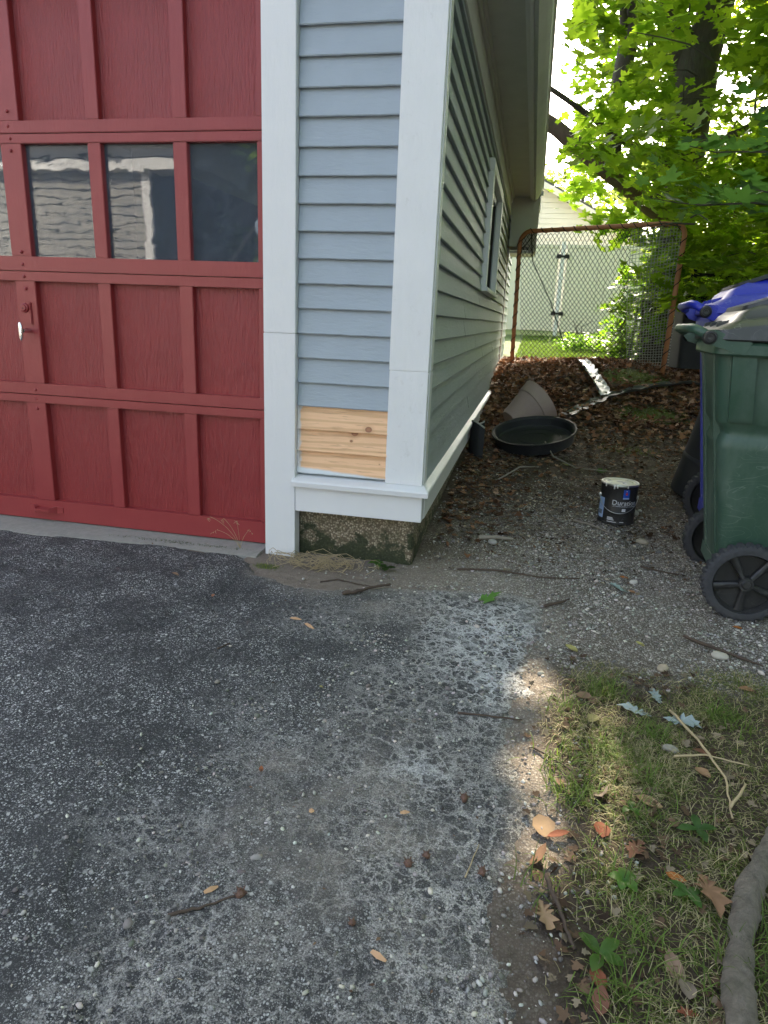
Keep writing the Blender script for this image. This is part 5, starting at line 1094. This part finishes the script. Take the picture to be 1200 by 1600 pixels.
# ------------------------------------------------------------------ single fallen things
def flat_leaf(name, tmpl, x, y, s, rz, colr, label, cat='leaf', tilt=.15, curl=.25, aspect=1, stem=True, group=None):
    V = tmpl[0].copy() * s; V[:, 0] *= aspect; V[:, 2] = curl * (np.abs(V[:, 0]) + .6 * np.abs(V[:, 1] - .2 * s)) * .9 + random.uniform(0, .0015)
    if tmpl is not OVAL: V[1:, :2] *= rng.uniform(.78, 1.12, (len(V) - 1, 1))
    else: V[1:, :2] *= rng.uniform(.9, 1.1, (len(V) - 1, 1))
    curl *= random.uniform(.8, 2.0); V[:, 2] *= 1.5
    jr = random.uniform(-1, 1); V[:, 2] += .12 * s * np.sin(V[:, 1] / s * 3 + jr)
    F = tmpl[1]
    # a second thin layer so the leaf has a body
    n = len(V); V2 = np.concatenate([V, V - [0, 0, .0006]]); F2 = np.concatenate([F, F[:, ::-1] + n])
    z = float(on_ground(np.array(x), np.array(y))) + .004
    base = 'stem'; me_o = npmesh(name, V2, F2, M['litter'], col=np.tile(np.array(colr), (2 * n, 1)) * rng.uniform(.8, 1.15, (2 * n, 1)))
    me_o.location = (x, y, z); me_o.rotation_euler = (tilt * random.uniform(-1, 1), tilt * random.uniform(-1, 1), R_(rz)); me_o['label'] = label; me_o['category'] = cat
    if group: me_o['group'] = group
    if stem: B().tube([(0, 0, curl * .1 * s), (.02 * s, -.3 * s, .002), (0, -.6 * s, .001)], .0011, 4).done('stem', M['twig'], me_o)
    return me_o
TANc, BRc, REDc, YELc, GRYc, ORc = (.40, .27, .16), (.20, .11, .065), (.26, .09, .05), (.48, .44, .16), (.27, .22, .18), (.45, .17, .05)
L = flat_leaf
L('maple_leaf', MAPLE, -.085, 2.35, .085, -60, (.11, .25, .045), 'fresh green maple leaf lying alone on the cracked asphalt', curl=.12)
L('fallen_leaf', OVAL, .218, 2.045, .05, 40, YELc, 'pale yellow oval leaf on the gravel above the grass edge')
L('fallen_leaf', OVAL, .118, 1.205, .055, 20, TANc, 'round tan leaf at the asphalt edge, its upper end caught by sun', aspect=1.4)
L('fallen_leaf', OVAL, .145, 1.19, .05, -65, REDc, 'narrow reddish-brown leaf beside the round tan leaf at the asphalt edge', aspect=.6)
L('fallen_leaf', OVAL, .106, 1.12, .075, -25, BRc, 'long curled brown leaf just below the round tan leaf at the asphalt edge', aspect=.45)
L('fallen_leaf', OAK, .112, .995, .06, 200, TANc, 'torn tan leaf where the asphalt meets soil, lowest on that edge')
L('fallen_leaf', OVAL, .249, 1.34, .06, 10, GRYc, 'squarish grey-brown leaf standing in the sunlit grass tuft', aspect=1.1, tilt=.6)
L('fallen_leaf', OVAL, .347, 1.335, .055, 75, TANc, 'cupped tan leaf to the right of the sunlit grass tuft', aspect=1.2)
L('fallen_leaf', OVAL, .234, 1.225, .042, 0, REDc, 'small red-brown leaf on bare soil left of the dark lobed leaf', aspect=1.3)
L('fallen_leaf', OAK, .303, 1.20, .062, 150, (.24, .12, .08), 'dark reddish lobed leaf in the middle of the bare grass patch')
L('fallen_leaf', OVAL, .363, 1.135, .035, 70, ORc, 'small bright orange-brown leaf left of the big oak leaf', aspect=1.1)
L('oak_leaf', OAK, .410, 1.125, .092, 185, (.34, .20, .12), 'largest tan oak leaf, with a hole, in the grass at the right', curl=.2)
L('fallen_leaf', OVAL, .322, .935, .05, 15, (.33, .22, .16), 'pale pinkish-brown leaf standing among grass at the bottom of the picture', tilt=.5)
L('fallen_leaf', OVAL, .332, .895, .05, -10, GRYc, 'grey curled leaf tucked under the pinkish-brown one at the bottom', tilt=.5)
L('fallen_leaf', OVAL, .486, 1.48, .04, 50, (.42, .26, .15), 'rounded tan leaf on green grass in front of the forked dry stalk', aspect=1.4)
L('fallen_leaf', OVAL, .25, 1.64, .045, -30, (.30, .28, .12), 'olive-tan oval leaf below the sunlit yellow grass', aspect=1.2)
L('fallen_leaf', OVAL, .505, 1.56, .045, 80, (.26, .13, .08), 'small brown leaf lying under the dry stalk crossing the grass')
L('fallen_leaf', OVAL, .20, .885, .04, 30, REDc, 'reddish leaf on dark soil near the bottom edge, upper of two')
L('fallen_leaf', OVAL, .20, .85, .045, -5, (.28, .13, .09), 'reddish leaf on dark soil near the bottom edge, lower of two')
L('fallen_leaf', OAK, .335, .86, .03, 100, REDc, 'curled red-brown leaf at the very bottom beside the root')
L('fallen_leaf', OVAL, .24, 1.76, .045, 70, (.26, .17, .11), 'folded brown leaf beside the sunlit yellow grass', tilt=.5)
L('fallen_leaf', OVAL, .466, 2.765, .035, 80, ORc, 'orange leaf on the gravel between the can and the cart wheel')
L('fallen_leaf', OVAL, .48, 2.62, .03, 60, (.33, .18, .10), 'brown leaf bit right of the silvery leaf on the gravel')
L('fallen_leaf', OVAL, .705, 1.925, .04, 85, (.36, .2, .11), 'tan leaf lying on the gravel below the cart wheel, near the right edge')
L('fallen_leaf', OVAL, .80, 2.38, .03, 85, ORc, 'orange leaf just in front of the nearest cart wheel')
L('fallen_leaf', OVAL, .442, 2.145, .03, 75, YELc, 'small yellow leaf on the gravel left of the two stones')
L('fallen_leaf', OVAL, .70, 2.165, .03, 75, YELc, 'yellow leaf touching the pale round stone on the gravel')
L('fallen_leaf', OVAL, -1.042, 2.09, .022, 20, (.40, .19, .11), 'small orange-brown leaf bit on dark asphalt in front of the door')
L('fallen_leaf', OVAL, -1.27, 2.235, .03, 80, (.34, .22, .14), 'small tan leaf bit on asphalt nearest the door')
L('fallen_leaf', OVAL, -.507, 1.225, .018, 20, (.36, .13, .06), 'tiny red-brown leaf scrap above the beige dust on the asphalt')
L('fallen_leaf', OVAL, -.481, 1.6, .014, 70, YELc, 'tiny pale yellow-green leaf scrap alone on the asphalt')
L('fallen_leaf', MAPLE_S, .52, 4.43, .07, 20, (.07, .15, .03), 'green maple leaf on dark soil just behind the paint can')
L('fallen_leaf', MAPLE_S, -.27, 6.35, .09, 120, (.42, .22, .11), 'large orange-tan leaf against the garage wall on the leaf pile')
L('fallen_leaf', MAPLE_S, .34, 5.35, .085, 30, (.50, .25, .08), 'orange leaf resting at the right rim of the black saucer')
L('fallen_leaf', OVAL, .31, 4.55, .08, 80, (.38, .36, .18), 'pale yellowish leaf on the soil in front of the black saucer', aspect=.7)
for k, (x, y, s) in enumerate(((-.10, 4.45, .05), (-.05, 4.42, .045), (.0, 4.46, .05))):
    L('fallen_leaf', OVAL, x, y, s, 60 * k, (.27, .19, .13), 'tan curled leaf, %s of three in a row below the black saucer' % ('leftmost', 'middle', 'rightmost')[k], aspect=1.3)
# silvery lobed leaves turned underside up
SIL = (.42, .50, .50)
L('silver_leaf', OAK, .385, 1.716, .08, 80, SIL, 'silvery lobed leaf, left one of the pair lying end to end on the grass', aspect=.8, curl=.2)
L('silver_leaf', OAK, .465, 1.700, .085, -100, SIL, 'silvery lobed leaf, right one of the pair lying end to end on the grass', aspect=1.1, curl=.2)
L('silver_leaf', OAK, .442, 1.80, .065, 10, (.36, .44, .42), 'silvery leaf standing upright at the top edge of the grass', aspect=.7, tilt=.5)
L('silver_leaf', OAK, .44, 2.63, .07, 60, (.35, .45, .42), 'silvery green leaf on the pale gravel below the orange leaf', aspect=.7, curl=.2)

def stick(name, pts, r, label, m='twig', cat='twig', n=6):
    P = [(x, y, float(on_ground(np.array(x), np.array(y))) + r * .8 + dz) for x, y, dz in pts]
    # resample with small kinks
    Q = []
    for a, b_ in zip(P, P[1:]):
        for k in range(5): t = k / 5; Q.append(tuple(a[i] * (1 - t) + b_[i] * t + random.uniform(-.25, .25) * r * (2 if i < 2 else .6) for i in range(3)))
    Q.append(P[-1]); rs = [r * (1 - .5 * k / len(Q)) * random.uniform(.85, 1.15) for k in range(len(Q))]
    b = B(); b.tube(Q, rs, n, jit=.12); o = b.done(name, M[m], smooth=True); o['label'] = label; o['category'] = cat; return o
stick('twig', [(-.60, 2.25, .0), (-.55, 2.28, .004), (-.50, 2.35, .002), (-.447, 2.385, .004)], .0075, 'thick dark twig lying on the sandy dirt in front of the foundation')
stick('twig', [(-.72, 2.36, 0), (-.66, 2.40, .002), (-.56, 2.375, .002), (-.52, 2.36, 0)], .003, 'thin brown twig left of the thick dark twig near the foundation')
stick('twig', [(-.515, .825, 0), (-.47, .85, .002), (-.411, .893, .003)], .0032, 'dark twig with a seed head on the asphalt at the lower left')
stick('twig', [(-.853, 1.73, 0), (-.832, 1.775, 0)], .003, 'short dark twig on asphalt left of the crazed area')
stick('twig', [(-.098, 1.575, .001), (-.02, 1.58, .003), (.068, 1.59, .003)], .0035, 'straight brown twig reaching the sunlit strip at the asphalt edge')
stick('twig', [(-.027, 1.035, 0), (-.008, 1.125, 0)], .0016, 'thin pale stalk on the asphalt near the seed pods', 'straw')
stick('twig', [(.29, 3.42, .004), (.38, 3.37, .006), (.46, 3.30, .002)], .006, 'pale grey twig lying in front of the paint can', 'twig_grey')
stick('twig', [(-.215, 2.67, .003), (-.05, 2.69, .004), (.13, 2.66, .004), (.282, 2.695, .002)], .0045, 'long thin dark twig across the dirt right of the foundation')
stick('twig', [(.10, 1.48, .002), (.15, 1.44, .006), (.19, 1.395, .012)], .003, 'dark twig sloping into the fresh grass tuft beside the asphalt')
stick('dry_stalk', [(.46, 1.74, .01), (.50, 1.60, .02), (.525, 1.45, .02), (.512, 1.33, .008)], .0038, 'long bent dry stalk lying down the grass below the silvery leaves', 'straw', 'stalk')
stick('dry_stalk', [(.43, 1.52, .012), (.50, 1.535, .02), (.60, 1.53, .015)], .003, 'pale dry stalk lying across the grass toward the right edge', 'straw', 'stalk')
stick('dry_stalk', [(.515, 1.36, .012), (.565, 1.44, .02)], .004, 'short forked dry stalk joining the long bent one', 'straw', 'stalk')
stick('twig', [(.12, 1.07, .012), (.145, .99, .008), (.165, .93, .003)], .005, 'reddish-brown twig on dark soil beside the lowest asphalt edge')
stick('twig', [(.60, 2.25, .004), (.66, 2.19, .008), (.76, 2.13, .004), (.80, 2.10, .002)], .006, 'dark twig beside the pale round stone on the gravel')
stick('twig', [(.14, 2.36, .002), (.20, 2.42, .006), (.23, 2.46, .004)], .006, 'short thick brown twig on the gravel right of the maple leaf')
stick('twig', [(.16, 4.85, .07), (.22, 4.65, .03), (.36, 4.48, .01), (.62, 4.42, .006)], .006, 'grey twig arching from the black saucer to the soil', 'twig_grey')
stick('twig', [(-.12, 4.05, .005), (.0, 4.3, .02), (.12, 4.42, .01)], .006, 'forked grey twig on the soil below the saucer', 'twig_grey')
stick('twig', [(-.33, 3.9, .005), (-.2, 3.7, .012), (-.02, 3.62, .005)], .005, 'brown twig on dark soil beside the garage foundation')
stick('twig', [(-.16, 3.02, .003), (-.08, 3.03, .01), (.0, 3.04, .004)], .012, 'chunky piece of bark-covered wood on soil beyond the foundation corner', 'twig_grey', 'wood piece')
stick('twig', [(.55, 2.9, .004), (.66, 2.84, .006), (.72, 2.86, .003)], .004, 'crooked dark twig on gravel left of the second cart wheel')
stick('twig', [(.04, 1.10, .003), (.02, .98, .002)], .0035, 'grey twig lying across the asphalt near the lowest torn leaf', 'twig_grey') if False else None
# splinters of fresh wood on the asphalt
def chip(x, y, l, w, rz, label, m):
    b = B(); b.loft([[(-l * .5, -w * .3, 0), (-l * .5, w * .3, 0), (-l * .45, w * .2, .003)], [(0, -w * .5, 0), (0, w * .5, .001), (0, w * .3, .005)], [(l * .5, -w * .15, 0), (l * .5, w * .3, 0), (l * .5, w * .1, .002)]])
    o = b.done('wood_chip', m); o.location = (x, y, .011); o.rotation_euler = (0, 0, R_(rz)); o['label'] = label; o['category'] = 'wood chip'
WCm = simple('fresh_wood_chip', (.50, .30, .16), .7)
chip(-.632, 1.955, .05, .014, -40, 'orange wood splinter on asphalt, lower of two near the dirt', WCm); chip(-.694, 1.995, .04, .012, -5, 'orange wood splinter on asphalt, upper of two near the dirt', WCm)
chip(-.148, .835, .03, .011, -25, 'pale wood chip on the asphalt near the bottom edge', WCm); chip(-.355, 1.125, .011, .011, 10, 'tiny square wood chip in the crazed asphalt', WCm); chip(-.166, 1.17, .02, .008, 20, 'yellowish wood sliver on asphalt above the seed pods', WCm); chip(-.466, .89, .026, .010, 45, 'brown wood sliver beside the twig with a seed head', WCm)
# seed pods
PODm = simple('seed_pod_brown', (.14, .075, .05), .6, 0, .8, 160, .4)
for x, y, s, lb in ((-.05, 1.245, .0125, 'reddish seed pod on asphalt, highest of the group by the soil edge'), (-.135, 1.035, .0115, 'seed pod on asphalt, leftmost of the three in the crazed patch'), (-.104, 1.065, .012, 'dark split seed pod on asphalt, middle of the three in the crazed patch'), (.003, 1.05, .0125, 'seed pod on asphalt, rightmost of three nearest the soil'), (-.206, .885, .011, 'smooth round seed pod lying alone low on the asphalt'), (-.411, .892, .013, 'spiky seed head at the end of the dark twig')):
    s *= random.uniform(.55, .8); b = B(); b.lathe([(0, -s * .8), (s * .7, -s * .55), (s, 0), (s * .75, s * .5), (s * .2, s * .8), (0, s * .95)], 10)
    for v in b.b.verts: v.co *= random.uniform(.7, 1.25)
    for q in range(5): a = q * 1.26; b.loft([[(s * .7 * math.cos(a + d), s * .7 * math.sin(a + d), s * .3) for d in (-.3, .3)] + [(s * .9 * math.cos(a), s * .9 * math.sin(a), s * .45)], [(s * 1.3 * math.cos(a + d), s * 1.3 * math.sin(a + d), s * .7) for d in (-.1, .1)] + [(s * 1.35 * math.cos(a), s * 1.35 * math.sin(a), s * .75)]])
    o = b.done('seed_pod', PODm, smooth=True); o.location = (x, y, .007 + s * .7); o['label'] = lb; o['category'] = 'seed pod'
# stones
for x, y, s, cc, lb in ((.684, 2.14, .021, (.42, .39, .33), 'pale round stone on the gravel beside a yellow leaf'), (.486, 1.995, .018, (.36, .30, .22), 'flat tan stone at the top edge of the grass'), (.599, 3.22, .024, (.34, .30, .23), 'flat tan stone on the gravel left of the cart wheels'), (.62, 3.66, .026, (.36, .34, .30), 'smooth grey stone right of the paint can'), (.60, 4.05, .028, (.26, .25, .23), 'dull grey stone on soil behind and right of the paint can'), (.43, 1.565, .016, (.30, .28, .23), 'small grey stone below the silvery leaves'), (-.09, 3.0, .02, (.36, .35, .33), 'small pale stone on soil just beyond the foundation corner'), (.50, 2.735, .016, (.5, .47, .42), 'white stone right of the orange leaf on the gravel')):
    b = B(); bmesh.ops.create_icosphere(b.b, subdivisions=3, radius=1)
    for v in b.b.verts:
        q = v.co.copy(); k = 1 + .25 * (fbm(np.array([q.x * 1.3 + x * 50]), np.array([q.y * 1.3 + q.z]), 3, 7)[0] - .5); v.co = Vector((q.x * s * 1.25 * k, q.y * s * .9 * k, q.z * s * .6 * k))
    o = b.done('stone', simple('stone', cc, .85, 0, .5, 90, .2), smooth=True); o.location = (x, y, float(on_ground(np.array(x), np.array(y))) + s * .3); o.rotation_euler = (0, 0, random.uniform(0, 3)); o['label'] = lb; o['category'] = 'stone'
# broadleaf plants in the grass
def plant(x, y, n, L_, w, colr, label, flat=.5, a0=0):
    z = float(on_ground(np.array(x), np.array(y))); t = empty('weed_plant', (x, y, z), label, 'weed')
    for k in range(n):
        a = a0 + k * 2 * math.pi / n + random.uniform(-.3, .3); l = .72 * L_ * random.uniform(.75, 1.15); V = []; m = 7; h = 0
        for q in range(m + 1):
            u = q / m; ww = .75 * w * math.sin(math.pi * min(1, u * .95 + .04)) ** .8 * .5; r = l * u; hh = l * (flat * u - flat * .9 * u * u) + .012
            for s_ in (-1, 0, 1): V.append((r * math.cos(a) - s_ * ww * math.sin(a), r * math.sin(a) + s_ * ww * math.cos(a), hh + (.18 * ww if s_ else 0) + random.uniform(-.0012, .0012)))
        F = [(3 * q + s_, 3 * q + s_ + 1, 3 * q + s_ + 4, 3 * q + s_ + 3) for q in range(m) for s_ in (0, 1)]
        o = npmesh('leaf', V, F, M['leaf'], t, np.tile(np.array(colr), (len(V), 1)) * random.uniform(.8, 1.2), smooth=True)
plant(.262, 1.095, 5, .045, .028, (.10, .22, .05), 'bright green small-leaved weed in the middle of the grass', .9, .5)
plant(.375, 1.095, 4, .045, .024, (.09, .20, .06), 'green weed rosette left below the big oak leaf', .4, 2.2)
plant(.205, .925, 4, .062, .030, (.10, .21, .05), 'large-leaved green weed near the bottom of the grass', .5, 2.6)
plant(.43, 1.275, 4, .055, .026, (.08, .18, .06), 'blue-green broadleaf weed above the big oak leaf', .3, .2)
plant(-.545, 2.59, 4, .055, .035, (.07, .16, .04), 'small leafy weed growing at the foundation corner', .9, .3)
plant(-.50, 2.56, 3, .06, .04, (.04, .08, .03), 'darker drooping weed just right of the foundation weed', .3, 4.6)
plant(.30, 1.30, 3, .04, .02, (.08, .19, .04), 'small green sprout beside the cupped tan leaf', .8, 1.5)
# tree root breaking the surface
rt = B(); P = [(.70, 1.62, -.05), (.66, 1.46, -.01), (.60, 1.33, .014), (.545, 1.23, .022), (.485, 1.12, .022), (.445, 1.02, .020), (.415, .93, .018), (.395, .84, .018), (.38, .72, .015), (.37, .5, .01)]
Q = []
for a, b_ in zip(P, P[1:]):
    for k in range(16): t = k / 16; Q.append(Vector(a).lerp(Vector(b_), t))
rt.tube(Q, [.0165 + .0065 * k / len(Q) + .004 * math.sin(k * .11) * math.sin(k * .037) for k in range(len(Q))], 22)
for v in rt.b.verts:
    q = v.co; d = (fbm(np.array([q.x * 60 + q.z * 45]), np.array([q.y * 34]), 4, 88)[0] - .5) * .017; v.co += Vector((d, 0, d * .8 + .004 * math.sin(q.y * 23)))
o = rt.done('tree_root', M['bark_light'], smooth=True); o['label'] = 'thick pale brown root running through the grass at the lower right'; o['category'] = 'root'

# ------------------------------------------------------------------ behind the photographer: what the door panes mirror
H2 = empty('opposite_house', (-6.5, -7, 0), 'white clapboard house across the drive, seen mirrored in the door panes', 'house'); I = Matrix.Translation(-H2.location)
def h2(b, n, m, **k):
    o = b.done(n, m, H2, **k); o.matrix_parent_inverse = I; return o
h2(B().box(-14, -7.15, -12, -7.0, 0, 4.0), 'wall', M['dark'])
for q in range(26): h2(B().loft([[(x, -6.998, .15 + q * .15), (x, -6.955, .15 + q * .15), (x, -6.985, .286 + q * .15), (x, -6.998, .286 + q * .15)] for x in (-14, -7.3)]), 'siding_board', M['opp'])
h2(B().box(-7.3, -7.15, -7.05, -6.93, 0, 4.0).box(-14.2, -6.5, -7.3, -6.7, 3.42, 3.6), 'trim', M['wht'])
h2(B().loft([[(-14.2, -6.6, 3.62), (-14.2, -9.5, 5.9), (-14.2, -12.4, 3.62)], [(-6.5, -6.6, 3.62), (-6.5, -9.5, 5.9), (-6.5, -12.4, 3.62)]]), 'roof', M['shingle'])
PF = empty('picket_fence', (-3, -7.5, 0), 'white picket fence beside the house mirrored in the door panes', 'fence'); I = Matrix.Translation(-PF.location)
for k in range(24):
    o = B().loft([[(-6.9 + k * .13, y, 0), (-6.82 + k * .13, y, 0), (-6.82 + k * .13, y, 1.5), (-6.86 + k * .13, y, 1.6), (-6.9 + k * .13, y, 1.5)] for y in (-7.4, -7.38)]).done('picket', M['wht'], PF); o.matrix_parent_inverse = I
for bx, by, h, lb in ((-1.5, -13, 7, 'leafy garden tree across the drive, directly behind the photographer'), (4, -12, 8, 'leafy garden tree behind the photographer, to the right of the drive'), (-5.2, -11, 7.5, 'dark tree added beside the white clapboard house to keep bright sky out of the panes'), (-5, -18, 9, 'tall tree added farthest behind the white clapboard house to keep bright sky out of the panes'), (9, -6, 7, 'leafy tree at the far right behind the photographer')):
    tree('garden_tree', (bx, by, 0), h * .6, .15, lb, 'tree', volume(40, (bx - 2, by - 1.8, 1.2), (bx + 2, by + 1.8, h)), .8, 60, .24, (.05, .10, .02), (.12, .2, .04))  # the two by the house are added to block bright sky in the panes
for bx, by, h, lb in ((5.6, 7.5, 8, 'big woodland tree right of the yard, level with the goal'), (5.4, 4.0, 8, 'big woodland tree right of the carts, beyond the frame'), (5.2, .5, 8.5, 'big woodland tree right of the grass strip, beyond the frame'), (6.4, -3, 8, 'big woodland tree right of the drive behind the photographer'), (4.9, 10.5, 8, 'big woodland tree at the far right end of the chain link fence')):
    tree('woodland_tree', (bx, by, .1), h * .7, .2, lb, 'tree', volume(58, (bx - 1.7, by - 2, 1.0), (bx + 1.7, by + 2, h)), .85, 60, .25, (.06, .12, .02), (.14, .23, .035))
